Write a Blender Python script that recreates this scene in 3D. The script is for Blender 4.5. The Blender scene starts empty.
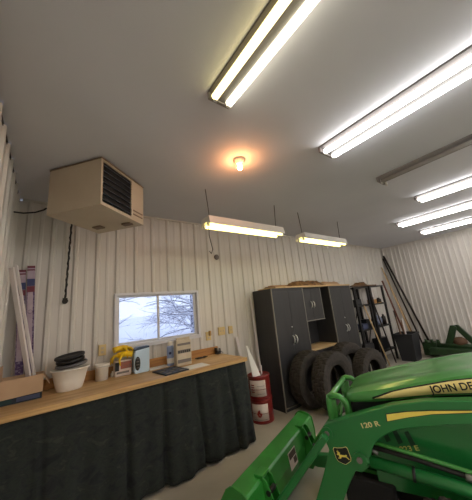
import bpy, math, random
from mathutils import Vector, Matrix, Euler
random.seed(7)
PI = math.pi
sc = bpy.context.scene
COL = sc.collection

# ------------------------------------------------------------------ materials
def lin(c):
    out = []
    for v in c:
        v = v / 255.0
        out.append(v / 12.92 if v <= 0.04045 else ((v + 0.055) / 1.055) ** 2.4)
    return tuple(out) + (1.0,)

def mat(name, c1, rough=0.5, metal=0.0, c2=None, scale=8.0, stretch=(1, 1, 1), bump=0.0, bscale=40.0,
        coat=0.0, lo=0.35, hi=0.65, detail=4.0, spec=0.5):
    m = bpy.data.materials.new(name); m.use_nodes = True
    nt = m.node_tree; b = nt.nodes['Principled BSDF']
    b.inputs['Base Color'].default_value = lin(c1)
    b.inputs['Roughness'].default_value = rough
    b.inputs['Metallic'].default_value = metal
    b.inputs['Coat Weight'].default_value = coat
    b.inputs['Coat Roughness'].default_value = 0.12
    b.inputs['Specular IOR Level'].default_value = spec
    tc = nt.nodes.new('ShaderNodeTexCoord')
    if c2 is not None:
        mp = nt.nodes.new('ShaderNodeMapping'); mp.inputs['Scale'].default_value = stretch
        nt.links.new(tc.outputs['Object'], mp.inputs['Vector'])
        n = nt.nodes.new('ShaderNodeTexNoise'); n.inputs['Scale'].default_value = scale
        n.inputs['Detail'].default_value = detail
        nt.links.new(mp.outputs['Vector'], n.inputs['Vector'])
        r = nt.nodes.new('ShaderNodeValToRGB')
        r.color_ramp.elements[0].position = lo; r.color_ramp.elements[0].color = lin(c1)
        r.color_ramp.elements[1].position = hi; r.color_ramp.elements[1].color = lin(c2)
        nt.links.new(n.outputs['Fac'], r.inputs['Fac'])
        nt.links.new(r.outputs['Color'], b.inputs['Base Color'])
    if bump > 0:
        n2 = nt.nodes.new('ShaderNodeTexNoise'); n2.inputs['Scale'].default_value = bscale
        nt.links.new(tc.outputs['Object'], n2.inputs['Vector'])
        bp = nt.nodes.new('ShaderNodeBump'); bp.inputs['Strength'].default_value = bump
        bp.inputs['Distance'].default_value = 0.01
        nt.links.new(n2.outputs['Fac'], bp.inputs['Height'])
        nt.links.new(bp.outputs['Normal'], b.inputs['Normal'])
    return m

def emis(name, col, strength):
    m = bpy.data.materials.new(name); m.use_nodes = True
    nt = m.node_tree; b = nt.nodes['Principled BSDF']
    b.inputs['Base Color'].default_value = (0.8, 0.8, 0.8, 1)
    b.inputs['Emission Color'].default_value = col + (1.0,)
    b.inputs['Emission Strength'].default_value = strength
    return m

M = {}
M['wall'] = mat('painted_steel_wall', (213, 208, 201), 0.42, 0.0, (204, 199, 193), 1.2, (1, 1, 0.3), spec=0.5)
M['ceiling'] = mat('ceiling_board', (208, 209, 216), 0.9, 0, (200, 201, 209), 0.8, bump=0.05, bscale=300)
M['floor'] = mat('concrete_floor', (188, 181, 168), 0.55, 0, (165, 158, 145), 1.3, bump=0.1, bscale=60, detail=8)
M['trim'] = mat('wall_trim', (205, 200, 192), 0.45)
M['foam'] = mat('dark_closure', (40, 32, 30), 0.9)
M['fixture'] = mat('fixture_enamel', (214, 210, 205), 0.4)
M['fixture_core'] = mat('fixture_core', (96, 92, 90), 0.5)
M['fixture_dim'] = mat('fixture_grey', (128, 122, 120), 0.45)  # flat grey, darker than the enamel, for end caps and the off fixture
M['tube_off'] = mat('tube_glass_off', (150, 146, 142), 0.25)
M['tube_white'] = emis('tube_white', (1.0, 0.92, 0.68), 3.2)
M['tube_bright'] = emis('tube_bright', (1.0, 0.97, 0.93), 6.0)
M['tube_yellow'] = emis('tube_yellow', (1.0, 0.82, 0.22), 2.7)
M['tube_warm'] = emis('tube_warm', (1.0, 0.83, 0.36), 1.7)
M['tube_added_fill'] = emis('tube_added_fill', (1.0, 0.965, 0.91), 25)  # strong emission for the added fill row
M['bulb'] = emis('bulb_glow', (1.0, 0.40, 0.14), 125)
M['porcelain'] = mat('porcelain', (225, 215, 200), 0.3)
M['black'] = mat('black_plastic', (22, 23, 26), 0.4)
M['rubber_black'] = mat('black_rubber_cord', (24, 22, 22), 0.6)
M['beige'] = mat('beige_enamel', (196, 182, 160), 0.45, 0, (188, 173, 151), 3)
M['beige_dark'] = mat('heater_seam', (120, 100, 82), 0.6)
M['dark_inside'] = mat('dark_interior', (14, 15, 18), 0.7)
M['louver'] = mat('louver_steel', (84, 94, 108), 0.35, 0.6)
M['wood_top'] = mat('bench_plywood', (218, 184, 134), 0.45, 0, (182, 142, 94), 3.2, (0.5, 3.5, 3), bump=0.05, detail=6)
M['wood_edge'] = mat('bench_edge', (216, 176, 118), 0.5, 0, (180, 138, 86), 6, (0.4, 4, 8))
M['wood_board'] = mat('pine_board', (190, 138, 76), 0.5, 0, (160, 110, 58), 5, (0.6, 4, 6))
M['wood_light'] = mat('light_wood', (214, 184, 138), 0.5, 0, (196, 162, 116), 5, (0.5, 3, 5))
M['stick'] = mat('white_trim_stick', (222, 214, 212), 0.55)
M['camo'] = None
M['cab'] = mat('charcoal_laminate', (50, 50, 53), 0.42, 0, (44, 44, 47), 14, (1, 1, 0.1))
M['cab_in'] = mat('charcoal_side', (42, 42, 45), 0.5)
M['edge'] = mat('silver_edge_band', (150, 146, 138), 0.4, 0.3)
M['chrome'] = mat('brushed_handle', (226, 226, 224), 0.3, 0.3)
M['tyre'] = mat('tyre_rubber', (60, 54, 49), 0.8, 0, (44, 40, 37), 20)
M['red'] = mat('drum_red', (138, 34, 30), 0.4, 0, (112, 26, 24), 6)
M['label'] = mat('paper_label', (220, 205, 196), 0.6)
M['label_red'] = mat('red_print', (150, 40, 36), 0.6)
M['label_grey'] = mat('grey_print', (120, 112, 108), 0.6)
M['white'] = mat('white_plastic', (238, 232, 222), 0.4)
M['white_paper'] = mat('white_paper', (242, 240, 236), 0.7)
M['vinyl'] = mat('window_vinyl', (214, 214, 220), 0.35)
M['black_steel'] = mat('black_steel', (34, 33, 34), 0.5, 0.2)
M['rust_pole'] = mat('dark_pipe', (44, 36, 33), 0.5, 0.3)
M['brown_pole'] = mat('brown_pole', (128, 98, 72), 0.6)
M['bin'] = mat('bin_plastic', (38, 39, 43), 0.55)
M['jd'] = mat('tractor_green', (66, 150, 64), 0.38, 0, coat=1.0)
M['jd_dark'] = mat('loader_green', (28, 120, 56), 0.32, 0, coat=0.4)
M['jd_bucket'] = mat('bucket_green', (48, 142, 52), 0.4, 0, (40, 124, 44), 6, coat=0.2)
M['jd_old'] = mat('implement_green', (36, 66, 30), 0.5, 0, (24, 46, 22), 8)
M['yellow'] = mat('decal_yellow', (252, 232, 108), 0.4)
M['cream_yellow'] = mat('hood_stripe_yellow', (250, 234, 156), 0.4)
M['decal_black'] = mat('decal_black', (20, 24, 22), 0.4)
M['glove'] = mat('yellow_glove', (244, 206, 24), 0.5, 0, (230, 186, 18), 12, bump=0.3, bscale=60)
M['card'] = mat('cardboard', (196, 164, 132), 0.75, 0, (186, 154, 122), 5)
M['card_dark'] = mat('cardboard_print', (36, 50, 62), 0.6, 0, (22, 30, 40), 8)
M['blueprint'] = mat('blue_print', (74, 84, 116), 0.6)
M['teal'] = mat('teal_print', (28, 62, 62), 0.6)
M['purple'] = mat('purple_print', (74, 48, 96), 0.6, 0, (140, 126, 152), 60, lo=0.48, hi=0.6)
M['boxwhite'] = mat('carton_white', (190, 174, 184), 0.6, 0, (166, 146, 164), 8)
M['navy'] = mat('navy_print', (52, 60, 104), 0.6)
M['maroon'] = mat('maroon_print', (110, 44, 60), 0.6)
M['jug'] = mat('jug_plastic', (190, 214, 232), 0.35)
M['juglid'] = mat('navy_lid', (52, 72, 98), 0.4)
M['bag'] = mat('beige_bag', (206, 194, 172), 0.65, 0, (190, 176, 152), 10)
M['bottle_blue'] = mat('bottle_blue', (152, 172, 214), 0.3)
M['steel'] = mat('steel', (150, 150, 150), 0.35, 0.8)
M['outlet'] = mat('almond_plate', (214, 190, 134), 0.5)
M['burlap'] = mat('burlap', (150, 112, 72), 0.9, 0, (74, 50, 34), 14, bump=0.4)
M['snow'] = mat('snow', (225, 228, 240), 0.9)
M['bark'] = mat('bark', (92, 94, 112), 0.9)
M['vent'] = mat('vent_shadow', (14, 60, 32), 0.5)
M['rust_gear'] = mat('rusty_casting', (92, 66, 46), 0.8)
M['seat_black'] = mat('seat_vinyl', (30, 30, 30), 0.6)
M['crate'] = mat('blue_crate', (58, 66, 96), 0.5)
M['bag_white'] = mat('white_bag', (150, 160, 186), 0.4, 0, (86, 92, 112), 30)

def camo():
    m = bpy.data.materials.new('camouflage_cloth'); m.use_nodes = True
    nt = m.node_tree; b = nt.nodes['Principled BSDF']; b.inputs['Roughness'].default_value = 0.9
    tc = nt.nodes.new('ShaderNodeTexCoord'); mp = nt.nodes.new('ShaderNodeMapping')
    mp.inputs['Scale'].default_value = (1, 1, 1.7)
    mp.inputs['Rotation'].default_value = (0, 0.4, 0)
    nt.links.new(tc.outputs['Object'], mp.inputs['Vector'])
    n = nt.nodes.new('ShaderNodeTexNoise'); n.inputs['Scale'].default_value = 9; n.inputs['Detail'].default_value = 7
    n.inputs['Roughness'].default_value = 0.65; n.inputs['Distortion'].default_value = 0.6
    nt.links.new(mp.outputs['Vector'], n.inputs['Vector'])
    r = nt.nodes.new('ShaderNodeValToRGB'); r.color_ramp.interpolation = 'LINEAR'
    e = r.color_ramp.elements
    e[0].position = 0.34; e[0].color = lin((20, 21, 26)); e[1].position = 0.45; e[1].color = lin((32, 36, 37))
    for p, c in ((0.50, (37, 45, 39)), (0.56, (29, 33, 33)), (0.63, (46, 51, 45)), (0.74, (60, 60, 56))):
        k = e.new(p); k.color = lin(c)
    nt.links.new(n.outputs['Fac'], r.inputs['Fac'])
    nt.links.new(r.outputs['Color'], b.inputs['Base Color'])
    n2 = nt.nodes.new('ShaderNodeTexNoise'); n2.inputs['Scale'].default_value = 7
    nt.links.new(tc.outputs['Object'], n2.inputs['Vector'])
    bp = nt.nodes.new('ShaderNodeBump'); bp.inputs['Strength'].default_value = 0.5; bp.inputs['Distance'].default_value = 0.03
    nt.links.new(n2.outputs['Fac'], bp.inputs['Height']); nt.links.new(bp.outputs['Normal'], b.inputs['Normal'])
    return m
M['camo'] = camo()

def glassmat():
    m = bpy.data.materials.new('window_glass'); m.use_nodes = True
    nt = m.node_tree
    for n in list(nt.nodes):
        if n.type == 'BSDF_PRINCIPLED': nt.nodes.remove(n)
    out = [n for n in nt.nodes if n.type == 'OUTPUT_MATERIAL'][0]
    t = nt.nodes.new('ShaderNodeBsdfTransparent'); t.inputs['Color'].default_value = (0.94, 0.96, 1.0, 1)
    g = nt.nodes.new('ShaderNodeBsdfGlossy'); g.inputs['Roughness'].default_value = 0.02
    fr = nt.nodes.new('ShaderNodeFresnel'); fr.inputs['IOR'].default_value = 1.45
    mx = nt.nodes.new('ShaderNodeMixShader')
    nt.links.new(fr.outputs[0], mx.inputs[0]); nt.links.new(t.outputs[0], mx.inputs[1]); nt.links.new(g.outputs[0], mx.inputs[2])
    nt.links.new(mx.outputs[0], out.inputs[0])
    return m
M['glass'] = glassmat()

# ------------------------------------------------------------------ mesh builder
class MB:
    def __init__(s): s.v = []; s.f = []; s.sm = []
    def add(s, vs, fs, smooth=False, m=None):
        o = len(s.v)
        s.v += [tuple(m @ Vector(p)) if m is not None else tuple(p) for p in vs]
        for f in fs: s.f.append(tuple(i + o for i in f)); s.sm.append(smooth)
        return s
    def box(s, x0, x1, y0, y1, z0, z1, m=None):
        v = [(x, y, z) for z in (z0, z1) for y in (y0, y1) for x in (x0, x1)]
        return s.add(v, [(0, 2, 3, 1), (4, 5, 7, 6), (0, 1, 5, 4), (2, 6, 7, 3), (0, 4, 6, 2), (1, 3, 7, 5)], False, m)
    def bar(s, p0, p1, w, h, up=(0, 0, 1)):
        p0 = Vector(p0); p1 = Vector(p1); d = (p1 - p0); L = d.length; d.normalize()
        x = d.cross(Vector(up))
        if x.length < 1e-4: x = d.cross(Vector((0, 1, 0)))
        x.normalize(); y = x.cross(d)
        m = Matrix((( x.x, y.x, d.x, p0.x), (x.y, y.y, d.y, p0.y), (x.z, y.z, d.z, p0.z), (0, 0, 0, 1)))
        return s.box(-w / 2, w / 2, -h / 2, h / 2, 0, L, m)
    def prism(s, pts, fn, t0, t1):
        n = len(pts)
        v = [fn(a, b, t0) for a, b in pts] + [fn(a, b, t1) for a, b in pts]
        return s.add(v, [tuple(range(n - 1, -1, -1)), tuple(range(n, 2 * n))] + [(i, (i + 1) % n, n + (i + 1) % n, n + i) for i in range(n)])
    def tube(s, pts, r, seg=10, closed=False, caps=True):
        P = [Vector(p) for p in pts]; n = len(P); rr = r if isinstance(r, (list, tuple)) else [r] * n
        T = []
        for i in range(n):
            a = P[i - 1] if (i > 0 or closed) else P[0]; b = P[(i + 1) % n] if (i < n - 1 or closed) else P[-1]
            T.append((b - a).normalized())
        up = Vector((0, 0, 1)) if abs(T[0].z) < 0.9 else Vector((1, 0, 0))
        u = (up - up.dot(T[0]) * T[0]).normalized(); vs = []
        for i in range(n):
            u = (u - u.dot(T[i]) * T[i]).normalized(); w = T[i].cross(u)
            for k in range(seg):
                a = 2 * PI * k / seg; vs.append(P[i] + rr[i] * (math.cos(a) * u + math.sin(a) * w))
        fs = []
        for i in range(n if closed else n - 1):
            j = (i + 1) % n
            for k in range(seg):
                l = (k + 1) % seg; fs.append((i * seg + k, i * seg + l, j * seg + l, j * seg + k))
        s.add(vs, fs, True)
        if caps and not closed:
            o = len(s.v) - len(vs)
            s.f.append(tuple(o + k for k in range(seg - 1, -1, -1))); s.sm.append(False)
            s.f.append(tuple(o + (n - 1) * seg + k for k in range(seg))); s.sm.append(False)
        return s
    def cyl(s, p0, p1, r0, r1=None, seg=16): return s.tube([p0, p1], [r0, r0 if r1 is None else r1], seg)
    def lathe(s, prof, m=None, seg=32, closed=False, sx=1, sy=1, smooth=True):
        n = len(prof); vs = [(r * math.cos(2 * PI * k / seg) * sx, r * math.sin(2 * PI * k / seg) * sy, z) for k in range(seg) for r, z in prof]
        fs = []
        for k in range(seg):
            l = (k + 1) % seg
            for i in range(n if closed else n - 1):
                j = (i + 1) % n; fs.append((k * n + i, l * n + i, l * n + j, k * n + j))
        return s.add(vs, fs, smooth, m)
    def ball(s, c, r, seg=16, rings=8, sc_=(1, 1, 1)):
        prof = [(max(1e-4, r * math.sin(PI * i / rings)), -r * math.cos(PI * i / rings)) for i in range(rings + 1)]
        m = Matrix.Translation(Vector(c)) @ Matrix.Diagonal((sc_[0], sc_[1], sc_[2], 1))
        return s.lathe(prof, m, seg)
    def build(s, name, material, parent=None, bevel=0.0, seg=2, thick=0.0, sub=0):
        me = bpy.data.meshes.new(name); me.from_pydata(s.v, [], s.f); me.update()
        for p, sm in zip(me.polygons, s.sm): p.use_smooth = sm
        me.materials.append(material)
        o = bpy.data.objects.new(name, me); COL.objects.link(o)
        if parent is not None: o.parent = parent
        if thick > 0:
            md = o.modifiers.new('thickness', 'SOLIDIFY'); md.thickness = thick; md.offset = 0
        if bevel > 0:
            md = o.modifiers.new('soft_edges', 'BEVEL'); md.width = bevel; md.segments = seg; md.limit_method = 'ANGLE'; md.angle_limit = 0.6
        if sub:
            md = o.modifiers.new('smooth', 'SUBSURF'); md.levels = sub; md.render_levels = sub
        return o

def tag(o, label, cat, group=None, kind=None):
    o['label'] = label; o['category'] = cat
    if group: o['group'] = group
    if kind: o['kind'] = kind
    return o
def thing(name, label, cat, loc=(0, 0, 0), rz=0.0, group=None):
    o = bpy.data.objects.new(name, None); o.empty_display_size = 0.1; COL.objects.link(o)
    o.location = loc; o.rotation_euler = (0, 0, rz)
    return tag(o, label, cat, group)
def copy_tree(o, parent=None):
    c = o.copy(); COL.objects.link(c)
    if parent: c.parent = parent
    for ch in list(o.children): copy_tree(ch, c)
    return c
def struct(name, mb, m, **k):
    o = mb.build(name, m, **k); o['kind'] = 'structure'; return o
def lettering(name, txt, size, m4, material, parent, extrude=0.0006, sx=1.0):
    cu = bpy.data.curves.new(name, 'FONT'); cu.body = txt; cu.size = size; cu.extrude = extrude; cu.offset = size * 0.022
    t = bpy.data.objects.new(name + '_src', cu); COL.objects.link(t)
    bpy.context.view_layer.update()
    me = bpy.data.meshes.new_from_object(t.evaluated_get(bpy.context.evaluated_depsgraph_get()))
    bpy.data.objects.remove(t)
    me.transform(m4 @ Matrix.Diagonal((sx, 1, 1, 1))); me.materials.clear(); me.materials.append(material); me.name = name
    o = bpy.data.objects.new(name, me); COL.objects.link(o); o.parent = parent
    return o
def frame(x, y, z, o):
    x = Vector(x).normalized(); y = Vector(y).normalized(); z = Vector(z).normalized()
    return Matrix(((x.x, y.x, z.x, o[0]), (x.y, y.y, z.y, o[1]), (x.z, y.z, z.z, o[2]), (0, 0, 0, 1)))

# ------------------------------------------------------------------ room
X0, X1, Y0, Y1, H = -0.335, 8.40, -6.0, 3.45, 2.97
PITCH = 0.2286
def ribs(length, phase, extra=(), mh=0.004):
    pts = []
    k0 = math.floor(-phase / PITCH) - 1
    for k in range(k0, k0 + int(length / PITCH) + 4):
        c = phase + k * PITCH
        for ds, h in ((-0.030, 0), (-0.013, 0.019), (0.013, 0.019), (0.030, 0), (0.092, 0), (0.102, mh), (0.126, mh), (0.136, 0)):
            if 0 < c + ds < length: pts.append((c + ds, h))
    pts += [(0, 0), (length, 0)]
    pts.sort()
    def hh(s):
        for (a, ha), (b, hb) in zip(pts, pts[1:]):
            if a <= s <= b: return ha + (hb - ha) * (s - a) / max(1e-6, b - a)
        return 0
    for e in extra: pts.append((e, hh(e)))
    pts.sort(); return pts
def ribbed(origin, along, normal, length, phase, z0, z1, hole=None, mh=0.004):
    mb = MB(); o = Vector(origin); a = Vector(along); n = Vector(normal)
    pts = ribs(length, phase, hole[:2] if hole else (), mh)
    def P(s, h, z): return o + a * s + n * h + Vector((0, 0, z))
    for (s0, h0), (s1, h1) in zip(pts, pts[1:]):
        if s1 - s0 < 1e-6: continue
        mid = (s0 + s1) / 2
        spans = [(z0, hole[2]), (hole[3], z1)] if hole and hole[0] < mid < hole[1] else [(z0, z1)]
        for za, zb in spans:
            mb.add([P(s0, h0, za), P(s1, h1, za), P(s1, h1, zb), P(s0, h0, zb)], [(0, 1, 2, 3)])
    return mb
WX0, WX1, WZ0, WZ1 = 0.665, 1.80, 1.235, 1.865
ZW = H - 0.012
struct('wall_back', ribbed((X0, Y1, 0), (1, 0, 0), (0, -1, 0), X1 - X0, -0.003 - X0 + 0.0, 0, ZW, (WX0 - X0, WX1 - X0, WZ0, WZ1)), M['wall'])
struct('wall_left', ribbed((X0, Y0, 0), (0, 1, 0), (1, 0, 0), Y1 - Y0, 0.11, 0, ZW - 0.004), M['wall'])
struct('wall_right', ribbed((X1, Y0, 0), (0, 1, 0), (-1, 0, 0), Y1 - Y0, 0.05, 0, ZW, mh=0.013), M['wall'])
struct('wall_front', ribbed((X0, Y0, 0), (1, 0, 0), (0, 1, 0), X1 - X0, 0.1, 0, ZW), M['wall'])
struct('floor', MB().box(X0 - .02, X1 + .02, Y0 - .02, Y1 + .02, -0.1, 0), M['floor'])
struct('ceiling', MB().box(X0 - .05, X1 + .05, Y0 - .05, Y1 + .05, H, H + 0.05), M['ceiling'])
struct('trim_1', MB().box(X0 - 0.03, X0 + 0.004, Y0, Y1, H - 0.035, H - 0.0005), M['foam'])
struct('trim_2', MB().box(X0 + .03, X1 - 0.02, Y1 - 0.028, Y1 - 0.001, H - 0.022, H - 0.0005), M['trim'])
struct('trim_3', MB().box(X1 - 0.028, X1 - 0.001, Y0, Y1 - 0.03, H - 0.022, H - 0.0005), M['trim'])
# outer skin behind the window wall so the reveal reads as a thick wall
rv = MB()
rv.box(WX0 - 0.02, WX0, Y1 - 0.01, Y1 + 0.12, WZ0 - 0.02, WZ1 + 0.02).box(WX1, WX1 + 0.02, Y1 - 0.01, Y1 + 0.12, WZ0 - 0.02, WZ1 + 0.02)
rv.box(WX0, WX1, Y1 - 0.01, Y1 + 0.12, WZ1, WZ1 + 0.02).box(WX0, WX1, Y1 - 0.01, Y1 + 0.12, WZ0 - 0.02, WZ0)
struct('trim_4', rv, M['vinyl'])

# window
win = bpy.data.objects.new('window_1', None); COL.objects.link(win); win.location = (WX0, Y1, WZ0); win['kind'] = 'structure'
ww, wh = WX1 - WX0, WZ1 - WZ0
f = MB(); y0, y1 = -0.034, 0.05
f.box(-0.014, 0.020, y0, y1, -0.014, wh + 0.012).box(ww - 0.020, ww + 0.014, y0, y1, -0.014, wh + 0.012)
f.box(0.020, ww - 0.020, y0, y1, wh - 0.018, wh + 0.012).box(0.020, ww - 0.020, y0, y1, -0.014, 0.018)
f.build('window_frame', M['vinyl'], win, bevel=0.004)
s = MB(); mx = ww * 0.475
s.box(0.022, 0.05, 0.005, 0.03, 0.02, wh - 0.018).box(mx - 0.012, mx + 0.016, 0.0, 0.03, 0.02, wh - 0.018)
s.box(0.05, mx - 0.012, 0.005, 0.03, 0.02, 0.045).box(0.05, mx - 0.012, 0.005, 0.03, wh - 0.04, wh - 0.018)
s.build('sash', M['vinyl'], win, bevel=0.003)
s = MB(); s.box(ww - 0.06, ww - 0.022, 0.01, 0.035, 0.02, wh - 0.018).box(mx + 0.016, ww - 0.06, 0.015, 0.04, wh - 0.036, wh - 0.018).box(mx + 0.016, ww - 0.06, 0.015, 0.04, 0.02, 0.04)
s.build('sash', M['vinyl'], win, bevel=0.003)
MB().box(0.05, mx - 0.012, 0.015, 0.018, 0.045, wh - 0.04).build('pane', M['glass'], win)
MB().box(mx + 0.016, ww - 0.06, 0.024, 0.027, 0.04, wh - 0.036).build('pane', M['glass'], win)
MB().box(-0.02, ww + 0.02, -0.05, -0.0345, -0.034, -0.014).build('window_sill', M['vinyl'], win, bevel=0.003)

# outdoors
gr = MB(); gn = 24
gv = []; gf = []
for j in range(gn + 1):
    for i in range(gn + 1):
        x = -30 + 80 * i / gn; y = 3.7 + 60 * j / gn
        gv.append((x, y, -0.1 + 0.035 * (y - 3.7) + 0.25 * math.sin(x * 0.5) * math.cos(y * 0.33) * min(1, (y - 3.7) / 8)))
for j in range(gn):
    for i in range(gn):
        a = j * (gn + 1) + i; gf.append((a, a + 1, a + gn + 2, a + gn + 1))
gr.add(gv, gf, True)
g = gr.build('snow_ground', M['snow']); g['kind'] = 'structure'

def tree(x, y, h, spread, seed, label, nb=46, lean=0.25):
    rnd = random.Random(seed)
    t = thing('tree', label, 'tree', (x, y, 0.05), 0, 'trees outside the window')
    MB().tube([(0, 0, 0), (0.05, 0, h * 0.5), (0, 0.05, h)], [0.13, 0.09, 0.03], 8).build('trunk', M['bark'], t)
    br = MB(); sn = MB()
    def twig(p, d, L, r, depth):
        q = p.copy(); pts = [p.copy()]; n = 5
        dd = d.copy()
        for i in range(n):
            dd = (dd + Vector((rnd.uniform(-.25, .25), rnd.uniform(-.25, .25), rnd.uniform(-.22, .16)))).normalized()
            q = q + dd * L / n; pts.append(q.copy())
        rr = [r * (1 - 0.8 * i / n) for i in range(n + 1)]
        br.tube(pts, rr, 4, caps=False)
        if depth < 2 or rnd.random() < 0.8:
            sn.tube([a + Vector((0, -0.004, r * 0.9)) for a in pts], [max(0.005, k * 1.1) for k in rr], 4, caps=False)
        if depth < 2:
            for _ in range(7 if depth == 0 else 4):
                i = rnd.randint(1, n - 1)
                sd = (dd + Vector((rnd.uniform(-1, 1), rnd.uniform(-1, 1), rnd.uniform(-.5, .8)))).normalized()
                twig(pts[i], sd, L * 0.42, r * 0.5, depth + 1)
    for k in range(nb):
        z = h * (0.12 + 0.85 * k / nb); a = rnd.uniform(0, 2 * PI)
        L = spread * (1.1 - 0.55 * k / nb) * rnd.uniform(0.7, 1.1)
        twig(Vector((0, 0, z)), Vector((math.cos(a), math.sin(a), lean)).normalized(), L, 0.022, 0)
    br.build('branches', M['bark'], t); sn.build('snow_cover', M['snow'], t)
tree(4.9, 8.6, 3.9, 3.0, 3, 'nearest snow-covered tree outside, filling the right window pane', 50)
tree(2.3, 14.8, 5.0, 2.6, 5, 'snow-dusted tree outside the left window pane', 34)
tree(8.6, 17.5, 5.0, 3.2, 11, 'farthest snowy tree, behind the nearest one at the right of the window', 44)

# ------------------------------------------------------------------ lights
def strip_light(label, x, ya, yb, w, t1, t2, group, z=H, off=False, cat='ceiling light'):
    t = thing('fluorescent_light', label, cat, (x, (ya + yb) / 2, z), 0, group)
    L = (ya - yb) / 2
    fm = M['fixture_dim'] if off else M['fixture_core']
    MB().prism([(-w / 2, 0), (-w / 2, -0.012), (-w * 0.18, -0.05), (w * 0.18, -0.05), (w / 2, -0.012), (w / 2, 0)], lambda a, b, c: (a, c, b), -L, L).build('housing', fm, t, bevel=0.002)
    for s_, tm in ((-1, t1), (1, t2)):
        if tm is None: continue
        MB().cyl((s_ * w * 0.33, -L + 0.03, -0.062), (s_ * w * 0.33, L - 0.03, -0.062), 0.0235, seg=16).build('fluorescent_tube', tm, t)
    for e in (-1, 1):
        MB().box(-w / 2, w / 2, e * L - 0.012, e * L + 0.012, -0.06, 0).build('end_cap', M['fixture_dim'], t, bevel=0.004)
        for s_ in (-1, 1):
            MB().box(s_ * w * .31 - .012, s_ * w * .31 + .012, e * (L - 0.03) - 0.008, e * (L - 0.03) + 0.008, -0.09, -0.04).build('lamp_holder', M['fixture'], t)
    return t
YW, WH = M['tube_white'], M['tube_bright']
strip_light('long lit twin-tube strip light on the ceiling, nearest the bench and left wall', 0.85, 1.14, -1.30, 0.17, M['tube_warm'], YW, 'lit ceiling strip lights')
strip_light('long lit twin-tube strip light on the ceiling, just left of the unlit fixture', 2.08, 1.14, -1.30, 0.21, WH, WH, 'lit ceiling strip lights')
strip_light('unlit long strip light on the ceiling', 3.28, 1.16, -1.28, 0.20, M['tube_off'], None, 'unlit ceiling strip lights', off=True)
strip_light('lit ceiling strip light first to the right of the unlit fixture', 4.52, 1.17, -1.27, 0.2, WH, WH, 'lit ceiling strip lights')
strip_light('lit ceiling strip light between its two neighbours, second to the right of the unlit one', 5.80, 1.93, -0.51, 0.24, WH, WH, 'lit ceiling strip lights')
strip_light('lit ceiling strip light nearest the right wall', 7.2, 1.97, -0.47, 0.24, WH, WH, 'lit ceiling strip lights')

for k_, (xr_, lb_) in enumerate(((0.85, 'nearest the left wall'), (2.6, 'second from the left wall'), (4.5, 'third from the left wall'), (6.6, 'nearest the right wall'))):  # row of lamps added out of view to brighten the room
    strip_light('added fill strip light in the unseen row behind the camera, ' + lb_, xr_, -2.2, -4.6, 0.2, M['tube_added_fill'], M['tube_added_fill'], 'lit ceiling strip lights')

def hanging_light(label, xa, xb, y, z, tm):
    t = thing('hanging_shop_light', label, 'shop light', ((xa + xb) / 2, y, z), 0, 'shop lights hanging by the back wall')
    L = (xb - xa) / 2
    MB().prism([(-0.105, -0.038), (-0.085, 0.062), (0.085, 0.062), (0.105, -0.038), (0.10, -0.038), (0.06, 0.0), (-0.06, 0.0), (-0.10, -0.038)],
               lambda a, b, c: (c, a, b), -L, L).build('reflector', M['fixture'], t)
    for s_ in (-1, 1):
        MB().cyl((-L + 0.02, s_ * 0.055, -0.034), (L - 0.02, s_ * 0.055, -0.034), 0.019, seg=14).build('fluorescent_tube', tm, t)
        for e in (-1, 1):
            MB().box(e * (L - .01) - .01, e * (L - .01) + .01, s_ * .05 - .014, s_ * .05 + .014, -0.055, 0.0).build('lamp_holder', M['fixture'], t)
            if s_ == 1:
                MB().tube([(e * (L - 0.06), 0, 0.06), (e * (L - 0.05), 0, 0.2), (e * (L - 0.03), 0, H - z)], 0.0045, 6).build('hanging_chain', M['rust_pole'], t)
    return t
a = hanging_light('left hanging shop light with yellow tubes, above and right of the window', 1.39, 2.60, 2.35, 2.545, M['tube_yellow'])
MB().tube([(-0.55, 0.02, -0.04), (-0.555, 0.02, -0.14), (-0.535, 0.02, -0.24), (-0.52, 0.02, -0.31), (-0.545, 0.02, -0.36), (-0.565, 0.02, -0.33)], 0.005, 6).build('power_cord', M['rust_pole'], a)
hanging_light('right hanging shop light with yellow tubes, above the dark cabinets', 3.12, 4.31, 2.40, 2.545, M['tube_yellow'])

t = thing('bulb_lamp', 'bare orange glowing light bulb in a round ceiling socket', 'light bulb', (1.42, 1.67, H))
MB().lathe([(0.0, -0.001), (0.058, -0.001), (0.058, -0.012), (0.04, -0.022), (0.028, -0.05), (0.0, -0.05)], seg=24).build('lamp_socket', M['porcelain'], t)
MB().lathe([(0.0001, -0.045), (0.010, -0.045), (0.012, -0.055), (0.021, -0.075), (0.023, -0.09), (0.016, -0.106), (0.0001, -0.111)], seg=20).build('bulb', M['bulb'], t)

# ------------------------------------------------------------------ unit heater
ang = 0.695
t = thing('unit_heater', 'beige box heater with dark louvers hung in the left ceiling corner', 'heater', (0.295, 2.185, 2.508), ang)
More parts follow.
